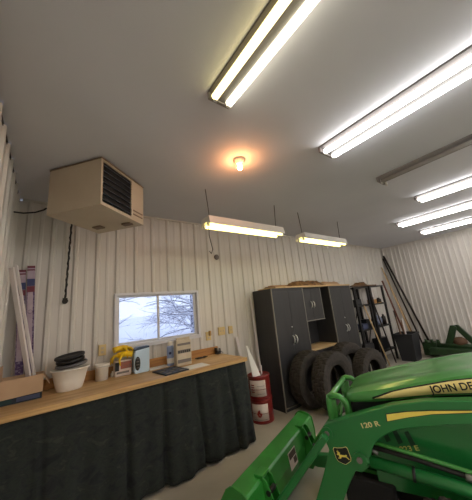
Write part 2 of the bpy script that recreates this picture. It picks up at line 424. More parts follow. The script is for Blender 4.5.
# local x = towards louvre face's far end, local y = along the plain face
HW, HD, HH = 0.605, 0.56, 0.432
b_ = MB()
ox0, ox1, oz0, oz1 = 0.02, 0.405, 0.03, 0.415
b_.box(0, HW, 0.02, HD, 0, HH)
b_.box(0, ox0, 0, 0.02, 0, HH).box(ox1, HW, 0, 0.02, 0, HH).box(ox0, ox1, 0, 0.02, 0, oz0).box(ox0, ox1, 0, 0.02, oz1, HH)
b_.build('casing', M['beige'], t)
MB().box(ox0, ox1, 0.012, 0.0205, oz0, oz1).build('louver_opening', M['dark_inside'], t)
for k in range(7):
    z = oz0 + 0.03 + k * 0.054
    MB().bar((ox0, 0.006, z), (ox1, 0.006, z), 0.034, 0.003, up=(0, 0.8, -0.75)).build('louver', M['louver'], t)
MB().box(-0.004, HW + 0.004, -0.004, HD + 0.004, HH, HH + 0.012).build('top_seam', M['beige_dark'], t)
MB().box(ox1 + 0.03, HW - 0.02, -0.004, 0, 0.10, 0.112).box(ox1 + 0.03, HW - 0.02, -0.004, 0, 0.06, 0.072).build('vent_slot', M['beige_dark'], t)
for xx, yy in ((0.33, 0.05), (0.10, 0.38)):
    pass
for p, q in (((0.46, 0.06), (0.52, 0.16)), ((0.40, 0.36), (0.47, 0.46))):
    MB().box(p[0], q[0], p[1], q[1], -0.014, 0).build('mounting_foot', M['beige_dark'], t, bevel=0.003)
MB().tube([(HW, 0.14, 0.1), (HW + 0.03, 0.13, 0.09), (HW + 0.04, 0.12, 0.04)], 0.016, 8).build('gas_fitting', M['rubber_black'], t)
MB().tube([(0.1, HD, 0.3), (0.1, HD + 0.03, 0.22), (0.1, HD, 0.12)], 0.012, 8).build('cable_gland', M['rubber_black'], t)
for xx in (0.06, HW - 0.06):
    for yy in (0.07, HD - 0.07):
        MB().cyl((xx, yy, HH + 0.01), (xx, yy, H - 2.503), 0.006, seg=6).build('hanger_rod', M['rust_pole'], t)
# twisted dark hose from heater to wall fitting
pts = []
for k in range(30):
    u = k / 29.0
    bx = 0.162 + (0.144 - 0.162) * u + 0.003 * math.sin(k * 1.9); by = 3.405 + 0.003 * math.cos(k * 1.9)
    bz = 2.74 - 0.90 * u
    pts.append((bx, by, bz))
pts = [(0.20, 2.86, 2.62), (0.17, 3.1, 2.76), (0.165, 3.36, 2.79)] + pts
h_ = MB().tube(pts, [0.009 + 0.003 * (k % 2) for k in range(len(pts))], 7).build('gas_hose', M['rubber_black'])
tag(h_, 'twisted black hose hanging down the back wall below the heater', 'hose')
MB().cyl((0.144, 3.385, 1.815), (0.144, 3.448, 1.815), 0.028, seg=14).box(0.12, 0.165, 3.39, 3.41, 1.80, 1.85).build('hose_fitting', M['rubber_black'], h_)
c_ = MB().tube([(X0 + 0.02, 2.95, 2.63), (-0.24, 2.87, 2.60), (-0.15, 2.78, 2.588), (-0.09, 2.70, 2.59), (-0.072, 2.66, 2.592)], 0.0075, 6).build('power_cord', M['rubber_black'])
tag(c_, 'dark cord sagging from the left wall corner to the heater', 'cord')

# ------------------------------------------------------------------ workbench
BZ = 0.94; BX1 = 2.085; BYF = 2.74
wb = thing('workbench', 'long plywood-topped workbench along the back wall', 'workbench', (0.9, 3.08, 0))
lx0, lx1 = X0 + 0.022 - 0.9, BX1 - 0.9
MB().box(lx0, lx1, BYF - 3.08, 3.425 - 3.08, 0.902, BZ).build('worktop', M['wood_top'], wb, bevel=0.003)
MB().box(lx0, lx1, BYF - 3.08 - 0.019, BYF - 3.08, 0.897, BZ).build('worktop_edge', M['wood_edge'], wb, bevel=0.002)
MB().box(lx0, 2.075 - 0.9, 3.405 - 3.08, 3.428 - 3.08, BZ, BZ + 0.10).build('backsplash_board', M['wood_board'], wb, bevel=0.002)
for xx in (-1.15, -0.35, 0.45, 1.15):
    for yy in (-0.25, 0.28):
        MB().box(xx - .045, xx + .045, yy - .045, yy + .045, 0, 0.902).build('leg', M['wood_light'], wb)
# camouflage skirt
sk = MB(); n = 170; rows = 16
path = []
for k in range(n):
    u = k / (n - 1.0)
    s_ = u * (BX1 - X0 + 0.62)
    if s_ < BX1 - X0 - 0.08: path.append((X0 + 0.03 + s_, BYF + 0.02, s_, 0))
    else:
        q = s_ - (BX1 - X0 - 0.08)
        if q < 0.16:
            a = q / 0.16 * PI / 2; path.append((BX1 - 0.06 + 0.08 * math.sin(a), BYF + 0.10 - 0.08 * math.cos(a), s_, a))
        else: path.append((BX1 + 0.02, min(3.40, BYF + 0.10 + (q - 0.16)), s_, PI / 2))
vs = []
for r in range(rows + 1):
    w = r / rows
    for (x, y, s_, a) in path:
        fold = (0.020 * math.sin(s_ * 15 + 1.5 * math.sin(s_ * 3.1)) + 0.012 * math.sin(s_ * 37 + w * 2)) * (0.05 + 1.0 * w) + 0.012 * w * math.sin(w * 7 + s_ * 5)
        crease = sum(dp * math.exp(-((s_ - c0 - sl_ * w) / 0.020) ** 2) for c0, sl_, dp in ((0.33, 0.02, 0.03), (0.93, 0.03, 0.06), (1.31, -0.02, 0.05), (1.68, 0.04, 0.065), (2.10, 0.05, 0.05)))
        out = (0.012 + 0.085 * w) * (1 - 0.85 * min(1, a / 1.2)) + fold * (1 - 0.6 * min(1, a)) - crease * (0.5 + 0.5 * w)
        nx, ny = math.sin(a), -math.cos(a)
        hem = 0.018 + 0.02 * math.sin(s_ * 4.3) ** 2
        vs.append((x + nx * out, y + ny * out, 0.895 + (hem - 0.895) * w))
sk.add(vs, [(r * n + k, r * n + k + 1, (r + 1) * n + k + 1, (r + 1) * n + k) for r in range(rows) for k in range(n - 1)], True)
o = sk.build('bench_skirt', M['camo'], thick=0.003)
tag(o, 'dark camouflage cloth hanging to the floor around the workbench', 'cloth skirt')

# ------------------------------------------------------------------ things on the bench
def on_bench(x, y, z=0): return (x, y, BZ + 0.001 + z)
# cardboard box
t = thing('cardboard_box', 'open cardboard box with a folded-out flap and blue printed side at left end of bench', 'box', on_bench(-0.155, 3.21))
b_ = MB(); w, d, h = 0.155, 0.125, 0.195
b_.box(-w, w, -d, d, 0, 0.006).box(-w, -w + .005, -d, d, 0.006, h).box(w - .005, w, -d, d, 0.006, h).box(-w + .005, w - .005, d - .005, d, 0.006, h).box(-w + .005, w - .005, -d, -d + .005, 0.006, h)
b_.build('carton', M['card'], t)
MB().box(-w, w, -d - 0.0015, -d - 0.0002, 0.001, 0.12).build('printed_side', M['card_dark'], t)
MB().box(-0.02, 0.14, -d - 0.0028, -d - 0.0016, 0.012, 0.045).build('blue_marking', M['blueprint'], t)
MB().box(-0.14, -0.05, -d - 0.0028, -d - 0.0016, 0.012, 0.055).build('teal_marking', M['teal'], t)
MB().bar((0, -d - 0.003, h + 0.003), (0.004, -d - 0.05, 0.058), 0.31, 0.005, up=(0, 1, 1)).build('front_flap', M['card'], t)
MB().bar((w, 0, h), (w + 0.05, 0, h - 0.09), 0.24, 0.004, up=(1, 0, 1)).build('side_flap', M['card'], t)
MB().bar((-w + 0.005, 0.0, h), (-w + 0.002, 0.0, h + 0.11), 0.24, 0.004, up=(1, 0, 0)).build('raised_flap', M['card'], t)
# tall cartons
def carton(label, x, y, w, h, tilt):
    t = thing('long_carton', label, 'carton', on_bench(x, y), 0, 'tall cartons standing in the corner')
    t.rotation_euler = (-tilt, -0.055, 0); t.location.z += 0.004
    MB().box(-w / 2, w / 2, -0.022, 0.022, 0, h).build('carton_body', M['boxwhite'], t, bevel=0.002)
    MB().box(-w / 2 - .001, w / 2 + .001, -0.0235, 0.0, 0.02, h * 0.26).build('purple_print', M['purple'], t)
    MB().box(-w / 2 - .001, w / 2 + .001, -0.0235, 0.0, h * 0.83, h * 0.89).build('navy_print', M['navy'], t)
    MB().box(-w / 2 - .001, w / 2 + .001, -0.0235, 0.0, h * 0.78, h * 0.828).build('maroon_print', M['maroon'], t)
    MB().box(-w / 2 - .001, w / 2 + .001, -0.0235, 0.0, h - 0.022, h + 0.001).build('maroon_print', M['maroon'], t)
    MB().box(-w / 2 - .001, w / 2 + .001, -0.0235, 0.0, h - 0.05, h - 0.036).build('maroon_print', M['maroon'], t)
    MB().box(-w / 2 - .001, -w / 2 + .006, -0.0235, 0.0, h * 0.26, h * 0.78).box(w / 2 - .012, w / 2 + .001, -0.0235, 0.0, h * 0.26, h * 0.78).build('purple_print', M['purple'], t)
    MB().tube([(0.3 * w * math.cos(a), -0.0245, h * 0.62 + 0.3 * w * math.sin(a)) for a in [k * PI / 5 for k in range(10)]], 0.0015, 5, closed=True).build('printed_ring', M['purple'], t)
carton('tall printed carton in the corner, right one of the pair', -0.105, 3.36, 0.062, 1.255, 0.02)
carton('tall printed carton in the corner, left one of the pair', -0.178, 3.36, 0.060, 1.21, 0.02)
def stick(label, p0, p1):
    o = MB().bar(p0, p1, 0.044, 0.018).build('trim_stick', M['stick'], bevel=0.002)
    tag(o, label, 'trim stick', 'white sticks leaning in the left corner')
stick('white trim stick leaning farthest left, crossing in front of the cartons', (-0.075, 3.20, BZ + 0.009), (-0.290, 2.95, 2.10))
stick('white trim stick leaning just left of the printed cartons', (-0.035, 3.25, BZ + 0.009), (-0.288, 3.30, 2.19))
# basin and lids
t = thing('wash_basin', 'white oval plastic basin on the bench', 'basin', on_bench(0.213, 3.17))
MB().lathe([(0.0001, 0.0), (0.10, 0.0), (0.108, 0.006), (0.128, 0.08), (0.150, 0.182), (0.166, 0.186), (0.166, 0.198), (0.150, 0.198), (0.142, 0.182), (0.100, 0.010), (0.0001, 0.008)], seg=44, sx=1.0, sy=0.74).build('bowl', M['white'], t)
def lid(label, c, r, tilt, mt, hh=0.022):
    m4 = Matrix.Translation(Vector(c)) @ Euler(tilt).to_matrix().to_4x4()
    o = MB().lathe([(0.0001, 0), (r * 0.9, 0), (r, hh * 0.35), (r, hh * 0.8), (r * 0.97, hh), (r * 0.9, hh), (r * 0.86, hh * 0.6), (0.0001, hh * 0.6)], m4, seg=36).build('plastic_lid', mt)
    tag(o, label, 'lid', 'round lids stacked on the white basin')
lid('grey round plastic lid, lowest on the white basin', (0.222, 3.165, BZ + 0.217), 0.138, (0.03, -0.09, 0), mat('grey_lid', (96, 96, 100), 0.4), 0.03)
lid('black round plastic lid, middle of the stack on the white basin', (0.212, 3.165, BZ + 0.252), 0.122, (0.05, -0.11, 0), M['black'], 0.036)
lid('black round plastic lid on top of the stack on the white basin', (0.205, 3.165, BZ + 0.294), 0.130, (0.06, -0.12, 0), M['bin'], 0.030)
# white bucket
t = thing('plastic_bucket', 'small white plastic bucket between the basin and the gloves', 'bucket', on_bench(0.513, 3.30))
MB().lathe([(0.0001, 0), (0.060, 0), (0.066, 0.12), (0.075, 0.125), (0.077, 0.165), (0.071, 0.165), (0.066, 0.13), (0.056, 0.01), (0.0001, 0.008)], seg=32).build('pail', M['white'], t)
MB().tube([(0.078 * math.cos(a), 0.078 * math.sin(a), 0.13 - 0.012 * math.sin(a)) for a in [PI * k / 12 + PI for k in range(13)]], 0.002, 6).build('bail_handle', M['steel'], t)
# little bottle
o = MB().lathe([(0.0001, 0), (0.017, 0), (0.018, 0.035), (0.008, 0.045), (0.008, 0.06), (0.0001, 0.06)], Matrix.Translation(on_bench(0.627, 3.34)), seg=16).build('small_bottle', M['white'])
tag(o, 'tiny white squeeze bottle beside the white bucket', 'bottle')
# red/white canister and gloves
t = thing('canister', 'white canister with a red label under the yellow gloves', 'canister', on_bench(0.725, 3.31))
MB().box(-0.088, 0.088, -0.05, 0.05, 0, 0.165).build('tin', M['label'], t, bevel=0.01)
MB().box(-0.03, 0.089, -0.0515, 0.0, 0.075, 0.15).build('red_label', mat('red_label', (164, 82, 66), 0.5, 0, (120, 100, 90), 30), t)
MB().box(-0.07, 0.06, -0.0515, -0.0501, 0.028, 0.05).build('grey_label', M['label_grey'], t)
MB().box(-0.088, -0.045, -0.0515, -0.0501, 0.06, 0.15).build('dark_label', M['decal_black'], t)
def glove(label, x, y, z, rz, flip):
    t = MB()
    def P(a, b, c):
        v = Matrix.Rotation(rz, 3, 'Z') @ Vector((a * flip * 1.08, b * 1.15, c * 1.1)); return (x + v.x, y + v.y, z + v.z)
    t.tube([P(-0.10, 0, 0.02), P(-0.05, 0, 0.03), P(0.0, 0, 0.03), P(0.045, 0.0, 0.022), P(0.055, 0, 0.02)], [0.034, 0.028, 0.032, 0.028, 0.012], 12)
    for k in range(4):
        yy = -0.026 + 0.018 * k; L = (0.06, 0.075, 0.078, 0.062)[k]
        t.tube([P(0.04, yy * 0.8, 0.025), P(0.04 + L * .5, yy * 1.2, 0.022), P(0.04 + L * 0.85, yy * 1.4, -0.004), P(0.04 + L * 0.95, yy * 1.5, -0.035 - .02 * (k % 2))], [0.012, 0.012, 0.011, 0.006], 8)
    t.tube([P(-0.01, -0.02, 0.03), P(0.005, -0.05, 0.02), P(0.02, -0.07, -0.02), P(0.01, -0.072, -0.07)], [0.013, 0.013, 0.012, 0.007], 8)
    o = t.build('rubber_glove', M['glove']); tag(o, label, 'glove', 'yellow rubber gloves on the canister')
glove('yellow rubber glove lying lower, its fingers hanging over the canister front', 0.715, 3.275, BZ + 0.198, -0.3, -1)
glove('yellow rubber glove lying on top of the other glove', 0.735, 3.325, BZ + 0.262, 0.2, 1)
# jug
t = thing('detergent_jug', 'pale blue plastic jug with slanted navy lid and black label', 'jug', on_bench(0.915, 3.25))
MB().prism([(-0.078, 0), (0.078, 0), (0.086, 0.02), (0.086, 0.268), (-0.075, 0.25), (-0.088, 0.22), (-0.088, 0.02)], lambda a, b, c: (a, c, b), -0.055, 0.055).build('jug_body', M['jug'], t, bevel=0.014, seg=3)
MB().prism([(-0.075, 0.248), (0.088, 0.266), (0.088, 0.286), (-0.04, 0.288), (-0.078, 0.262)], lambda a, b, c: (a, c, b), -0.05, 0.05).build('jug_lid', M['juglid'], t, bevel=0.005)
MB().lathe([(0.0001, -0.002), (0.03, -0.002), (0.03, 0.002), (0.0001, 0.002)], Matrix.Translation((-0.052, -0.056, 0.11)) @ Matrix.Rotation(PI / 2, 4, 'X') @ Matrix.Diagonal((1, 2.5, 1, 1)), seg=24).build('black_label', M['decal_black'], t)
for k in range(4): MB().box(-0.068, -0.026 - 0.005 * k, -0.0592, -0.0582, 0.06 + k * 0.033, 0.067 + k * 0.033).build('label_print', M['label_grey'], t)
# blue bottle
t = thing('spray_can', 'slim pale blue and white can left of the beige bag', 'can', on_bench(1.285, 3.27))
MB().lathe([(0.0001, 0), (0.042, 0), (0.044, 0.01), (0.044, 0.215), (0.036, 0.235), (0.0001, 0.235)], seg=24).build('can_body', M['bottle_blue'], t)
MB().lathe([(0.03, 0.235), (0.032, 0.24), (0.032, 0.285), (0.0001, 0.29)], seg=20).build('cap', M['white'], t)
MB().lathe([(0.0448, 0.03), (0.0448, 0.09)], seg=24).build('white_band', M['white_paper'], t)
MB().lathe([(0.0001, 0), (0.016, 0), (0.016, 0.003), (0.0001, 0.003)], Matrix.Translation((-0.02, -0.042, 0.15)) @ Matrix.Rotation(PI / 2, 4, 'X'), seg=16).build('round_logo', M['navy'], t)
# beige bag
t = thing('paper_bag', 'beige printed paper bag standing on the bench right of the window bottles', 'bag', on_bench(1.385, 3.12), 0.0)
MB().prism([(-0.098, 0), (0.098, 0), (0.102, 0.15), (0.098, 0.30), (-0.098, 0.305), (-0.102, 0.15)], lambda a, b, c: (a, c, b), -0.045, 0.045).build('bag_body', M['bag'], t, bevel=0.012, seg=3)
for z0, z1, m_ in ((0.035, 0.075, 'label_grey'), (0.145, 0.185, 'label_grey'), (0.235, 0.262, 'label_grey')):
    MB().box(-0.085, 0.088, -0.0465, -0.0452, z0, z1).build('printed_line', M[m_], t)
for k in range(6):
    MB().box(-0.075 + k * 0.027, -0.058 + k * 0.027, -0.0476, -0.0466, 0.150, 0.178).build('printed_letter_block', M['decal_black'], t)
MB().box(-0.08, 0.10, -0.012, 0.012, 0.30, 0.325).build('folded_top', M['bag'], t, bevel=0.004)
# papers
def sheet(name, label, x, y, w, d, rz, z, mt, cat, grp=None, th=0.0015):
    m4 = Matrix.Translation(on_bench(x, y, z)) @ Matrix.Rotation(rz, 4, 'Z')
    o = MB().box(-w / 2, w / 2, -d / 2, d / 2, 0, th, m4).build(name, mt); tag(o, label, cat, grp); return o
sheet('paper_sheet', 'white sheet of paper lying behind the dark magazine', 1.14, 3.31, 0.26, 0.17, 0.1, 0, M['white_paper'], 'paper', 'loose white papers')
sheet('paper_sheet', 'white sheet of paper lying right of the magazine at the bench edge', 1.43, 2.90, 0.30, 0.215, -0.02, 0, M['white_paper'], 'paper', 'loose white papers')
t = thing('magazine', 'dark printed magazine lying open near the bench edge', 'magazine', on_bench(1.15, 2.94), 0.12)
MB().box(-0.14, 0.14, -0.165, 0.165, 0, 0.012).build('cover', M['card_dark'], t, bevel=0.001)
for i in range(4):
    for j in range(3):
        MB().box(-0.11 + j * 0.078, -0.055 + j * 0.078, -0.14 + i * 0.075, -0.10 + i * 0.075, 0.0121, 0.0129).build('printed_picture', M['blueprint'] if (i + j) % 2 else M['label_grey'], t)
t = thing('pliers', 'black-handled pliers lying on the bench near the backsplash', 'pliers', (1.755, 3.29, BZ + 0.003), 0.0)
for s_ in (-1, 1):
    MB().tube([(0.01, 0.004 * s_, 0.008), (-0.03, 0.022 * s_, 0.008), (-0.08, 0.026 * s_, 0.008), (-0.11, 0.018 * s_, 0.008)], [0.006, 0.008, 0.008, 0.006], 8).build('handle', M['black'], t)
MB().tube([(0.0, 0, 0.008), (0.03, 0, 0.008), (0.075, 0, 0.008)], [0.012, 0.012, 0.004], 8).build('jaws', M['rust_pole'], t)
t = thing('tape_dispenser', 'small black and steel tool at the right end of the bench board', 'tool', on_bench(2.035, 3.35))
MB().box(-0.035, 0.035, -0.03, 0.03, 0, 0.016).box(-0.035, -0.022, -0.03, 0.03, 0.016, 0.09).box(0.022, 0.035, -0.03, 0.03, 0.016, 0.075).build('body', M['black'], t, bevel=0.003)
MB().cyl((-0.02, 0, 0.05), (0.02, 0, 0.05), 0.026, seg=20).build('roll', M['steel'], t)
MB().tube([(0.035, 0, 0.01), (0.06, -0.01, 0.03), (0.075, -0.03, 0.004)], 0.004, 6).build('crank', M['black'], t)

# ------------------------------------------------------------------ wall plates
def plate(name, label, x, z, w, h, kind, cat='outlet'):
    t = thing(name, label, cat, (x, Y1 - 0.021, z))
    MB().box(-w / 2, w / 2, -0.007, 0.018, -h / 2, h / 2).build('cover_plate', M['outlet'], t, bevel=0.003)
    if kind == 'outlet':
        for dz in (-0.022, 0.022): MB().box(-0.014, 0.014, -0.009, -0.0068, dz - 0.013, dz + 0.013).build('socket', M['beige'], t, bevel=0.003)
    else:
        for dx in ((-0.023, 0.023) if kind == 'double' else (0,)): MB().box(dx - 0.005, dx + 0.005, -0.017, -0.0068, -0.010, 0.012).build('toggle', M['beige'], t)
    return t
plate('wall_outlet', 'almond outlet plate on the wall above the white bucket', 0.532, 1.236, 0.078, 0.12, 'outlet')
p_ = plate('wall_outlet', 'outlet plate with a plug in it, just right of the window', 1.945, 1.20, 0.078, 0.12, 'outlet')
MB().box(-0.002, 0.03, -0.04, -0.007, 0.005, 0.075).build('plug', mat('plug', (170, 130, 70), 0.5), p_, bevel=0.006)
plate('light_switch', 'double light switch plate right of the window', 2.183, 1.243, 0.118, 0.12, 'double', 'light switch')
plate('light_switch', 'single light switch plate nearest the tall cabinet', 2.353, 1.24, 0.075, 0.115, 'single', 'light switch')
o = MB().lathe([(0.0001, 0), (0.045, 0), (0.045, 0.02), (0.038, 0.026), (0.0001, 0.026)], Matrix.Translation((2.20, Y1 - 0.0, 2.42)) @ Matrix.Rotation(PI / 2, 4, 'X'), seg=24).build('junction_box', M['label_grey'])
tag(o, 'round grey junction cover high on the back wall under the left shop light', 'junction box')

# ------------------------------------------------------------------ cabinets
CY, CT = 2.955, 1.82
def tall_cab(label, x0, x1, hx, hz):
    w = x1 - x0; d = 3.425 - CY
    t = thing('tall_cabinet', label, 'cabinet', (x0, CY, 0), 0, 'dark tall cabinets')
    MB().box(0, w, 0.02, d, 0.07, CT).box(0.01, w - 0.01, 0.03, d, 0, 0.07).build('cabinet_body', M['cab'], t, bevel=0.002)
    e = MB().box(-0.001, 0.009, 0.0, 0.02, 0, CT).box(w - 0.009, w + 0.001, 0.0, 0.02, 0, CT).box(0.009, w - 0.009, 0.004, 0.02, 0.05, 0.062)
    e.build('edge_band', M['edge'], t)
    mid = w / 2
    for a_, b_2, hx_ in ((0.012, mid - 0.0015, mid - 0.035), (mid + 0.0015, w - 0.012, mid + 0.035)):
        dr = MB().box(a_, b_2, 0.002, 0.019, 0.07, CT - 0.06).build('door', M['cab'], t, bevel=0.0015)
        MB().tube([(hx_, 0.002, hz - 0.065), (hx_ + 0.004, -0.022, hz - 0.045), (hx_ + 0.008, -0.03, hz), (hx_ + 0.004, -0.022, hz + 0.045), (hx_, 0.002, hz + 0.065)], 0.0075, 8).build('handle', M['chrome'], dr)
    MB().box(0.012, w - 0.012, 0.008, 0.02, CT - 0.057, CT).build('top_rail', M['cab_in'], t)
    MB().cyl((mid - 0.02, 0.002, hz + 0.2), (mid - 0.02, -0.004, hz + 0.2), 0.010, seg=12).build('lock', M['chrome'], t)
    return t
tall_cab('tall dark cabinet nearest the bench, beside the red drums', 2.885, 3.665, 0, 0.98)
tall_cab('tall dark cabinet on the right, beside the black shelves', 4.475, 5.26, 0, 0.98)
t = thing('hutch_cabinet', 'dark middle cabinet unit with short upper doors over a wood counter', 'cabinet', (3.67, CY, 0))
w = 4.47 - 3.67
MB().box(0.002, w - 0.002, 0.02, 0.45, 0.0, 0.72).build('base_cabinet', M['cab'], t)
MB().box(0.002, w - 0.002, 0.0, 0.455, 0.72, 0.75).build('counter', M['wood_light'], t, bevel=0.003)
MB().box(0.002, 0.62, 0.10, 0.45, 1.225, CT).build('upper_cabinet', M['cab_in'], t)
MB().box(0.63, 0.64, 0.10, 0.45, 1.225, CT).build('side_panel', M['cab'], t)
MB().box(0.002, 0.64, 0.082, 0.10, 1.21, 1.222).build('edge_band', M['edge'], t)
MB().box(0.618, 0.628, 0.082, 0.10, 1.222, CT).build('edge_band', M['edge'], t)
MB().box(0.30, w - 0.002, 0.42, 0.445, 0.75, CT).build('back_panel', M['cab'], t)
for a_, b_2, hx_ in ((0.005, 0.3085, 0.275), (0.3115, 0.615, 0.345)):
    dr = MB().box(a_, b_2, 0.083, 0.0995, 1.225, CT - 0.01).build('door', M['cab'], t, bevel=0.0015)
    MB().tube([(hx_, 0.083, 1.44), (hx_ + 0.004, 0.062, 1.46), (hx_ + 0.006, 0.055, 1.50), (hx_ + 0.004, 0.062, 1.54), (hx_, 0.083, 1.56)], 0.007, 8).build('handle', M['chrome'], dr)
o = MB().box(2.98, 5.25, CY - 0.012, CY + 0.44, CT + 0.001, CT + 0.026).build('wood_plank', M['wood_light'], bevel=0.002)
tag(o, 'long light wood board lying across the tops of the dark cabinets', 'board')
# stuff on top
def crumple(name, label, x0, x1, y0, y1, z, hgt, mt, cat, seed, grp=None):
    rnd = random.Random(seed); nx, ny = 22, 9; vs = []; fs = []
    for j in range(ny + 1):
        for i in range(nx + 1):
            e_ = min(i, nx - i, 3) / 3.0 * min(j, ny - j, 2) / 2.0
            vs.append((x0 + (x1 - x0) * i / nx + rnd.uniform(-.01, .01), y0 + (y1 - y0) * j / ny + rnd.uniform(-.01, .01), z + hgt * (0.15 + 0.85 * e_) * rnd.uniform(0.55, 1)))
    for j in range(ny):
        for i in range(nx):
            a_ = j * (nx + 1) + i; fs.append((a_, a_ + 1, a_ + nx + 2, a_ + nx + 1))
    n0 = len(vs); vs += [(v[0], v[1], z) for v in vs]
    fs += [tuple(n0 + k for k in reversed(f_)) for f_ in fs]
    ring = [i for i in range(nx + 1)] + [j * (nx + 1) + nx for j in range(1, ny + 1)] + [ny * (nx + 1) + i for i in range(nx - 1, -1, -1)] + [j * (nx + 1) for j in range(ny - 1, 0, -1)]
    for k in range(len(ring)):
        p, q = ring[k], ring[(k + 1) % len(ring)]; fs.append((p, n0 + p, n0 + q, q))
    o = MB().add(vs, fs, True).build(name, mt); tag(o, label, cat, grp)
ZT = CT + 0.027
crumple('burlap_sack', 'crumpled dark brown sacking on top of the cabinets', 3.50, 4.45, 3.0, 3.28, ZT, 0.115, M['burlap'], 'sack', 2)
crumple('paper_wrap', 'crumpled tan paper at the right on top of the cabinets', 4.48, 5.1, 3.03, 3.3, ZT, 0.09, M['card'], 'paper', 4)
o = MB().box(3.25, 4.1, 3.31, 3.40, ZT, ZT + 0.06).build('scrap_board', M['wood_board'], bevel=0.002)
tag(o, 'brown scrap board behind the sacking on the cabinets', 'board')
crumple('work_rag', 'small greyish rag at the left end of the wood board', 3.0, 3.2, 3.1, 3.26, ZT, 0.03, mat('rag', (150, 120, 100), 0.9), 'rag', 9)

# ------------------------------------------------------------------ red drums and the white rods
def drum(label, z):
    t = thing('steel_drum', label, 'drum', (2.54, 3.09, z), -0.55, 'small red drums')
    R_, hh = 0.157, 0.30
    MB().lathe([(0.0001, 0.004), (R_ - 0.004, 0.004), (R_, 0.0), (R_ + 0.004, 0.008), (R_, 0.018), (R_, 0.12), (R_ + 0.003, 0.128), (R_, 0.136), (R_, hh - 0.035), (R_ + 0.006, hh - 0.026), (R_ + 0.007, hh - 0.004), (R_, hh), (R_ - 0.004, hh - 0.006), (R_ - 0.004, hh - 0.02), (0.0001, hh - 0.022)], seg=40).build('drum_body', M['red'], t)
    def patch(a0, a1, z0, z1, r, mt, name):
        v = []; n_ = 10
        for k in range(n_ + 1):
            a_ = a0 + (a1 - a0) * k / n_
            v += [(r * math.cos(a_), r * math.sin(a_), z0), (r * math.cos(a_), r * math.sin(a_), z1)]
        MB().add(v, [(2 * k, 2 * k + 2, 2 * k + 3, 2 * k + 1) for k in range(n_)], True).build(name, mt, t, thick=0.0006)
    patch(-PI * 0.86, -PI * 0.36, 0.04, 0.245, R_ + 0.0015, M['label'], 'paper_label')
    return t, patch
t1, pt = drum('lower red steel drum with a flame label, on the floor by the cabinet', 0.0)
R_ = 0.1595
def fl(s_, dz): # flame outline on the drum surface
    out = []
    for a_, z_ in ((0, 0.105), (-0.028, 0.075), (-0.036, 0.045), (-0.018, 0.015), (0.0, 0.008), (0.02, 0.015), (0.034, 0.045), (0.022, 0.07), (0.014, 0.055), (0.010, 0.085)):
        th = -PI * 0.62 + a_ * s_ / R_; out.append((R_ * math.cos(th), R_ * math.sin(th), dz + z_ * s_))
    return out
v = fl(1.0, 0.075); MB().add(v, [tuple(range(len(v)))]).build('flame_mark', M['label_red'], t1, thick=0.0012)
pt(-PI * 0.84, -PI * 0.38, 0.052, 0.057, R_ + 0.0006, M['label_grey'], 'printed_line')
t2, pt = drum('upper red steel drum with paper label, stacked on the lower one', 0.3005)
for k in range(4): pt(-PI * 0.80, -PI * 0.70, 0.09 + k * 0.03, 0.102 + k * 0.03, R_ + 0.0006, M['label_red'], 'printed_line')
pt(-PI * 0.62, -PI * 0.40, 0.07, 0.074, R_ + 0.0006, M['label_grey'], 'printed_line')
pt(-PI * 0.62, -PI * 0.40, 0.17, 0.174, R_ + 0.0006, M['label_grey'], 'printed_line')
def rod(label, p0, p1, w, h, mt, name='white_board', cat='board', grp='white boards leaning behind the drums'):
    o = MB().bar(p0, p1, w, h, up=(0, 1, 0)).build(name, mt, bevel=0.002); tag(o, label, cat, grp)
rod('shorter white strip leaning on the wall behind the drums', (2.55, 3.30, 0.0), (2.44, 3.41, 1.12), 0.05, 0.012, M['stick'])
rod('tall white strip leaning beside the tall cabinet side', (2.82, 3.32, 0.0), (2.80, 3.405, 1.72), 0.03, 0.012, M['stick'])
o = MB().prism([(-0.08, 0.0), (0.06, 0.0), (0.005, 0.42), (-0.02, 0.42)], lambda a, b, c: (2.50 + a - 0.16 * b, 3.07 + c + 0.2 * b, 0.5795 + b), -0.006, 0.006).build('paper_cone', M['white_paper'])
tag(o, 'white tapered board standing on the upper red drum', 'board', 'white boards leaning behind the drums')
rod('short thin white stub standing on the upper red drum', (2.60, 3.09, 0.5795), (2.61, 3.09, 0.70), 0.022, 0.015, M['stick'], 'white_stub', 'stick')

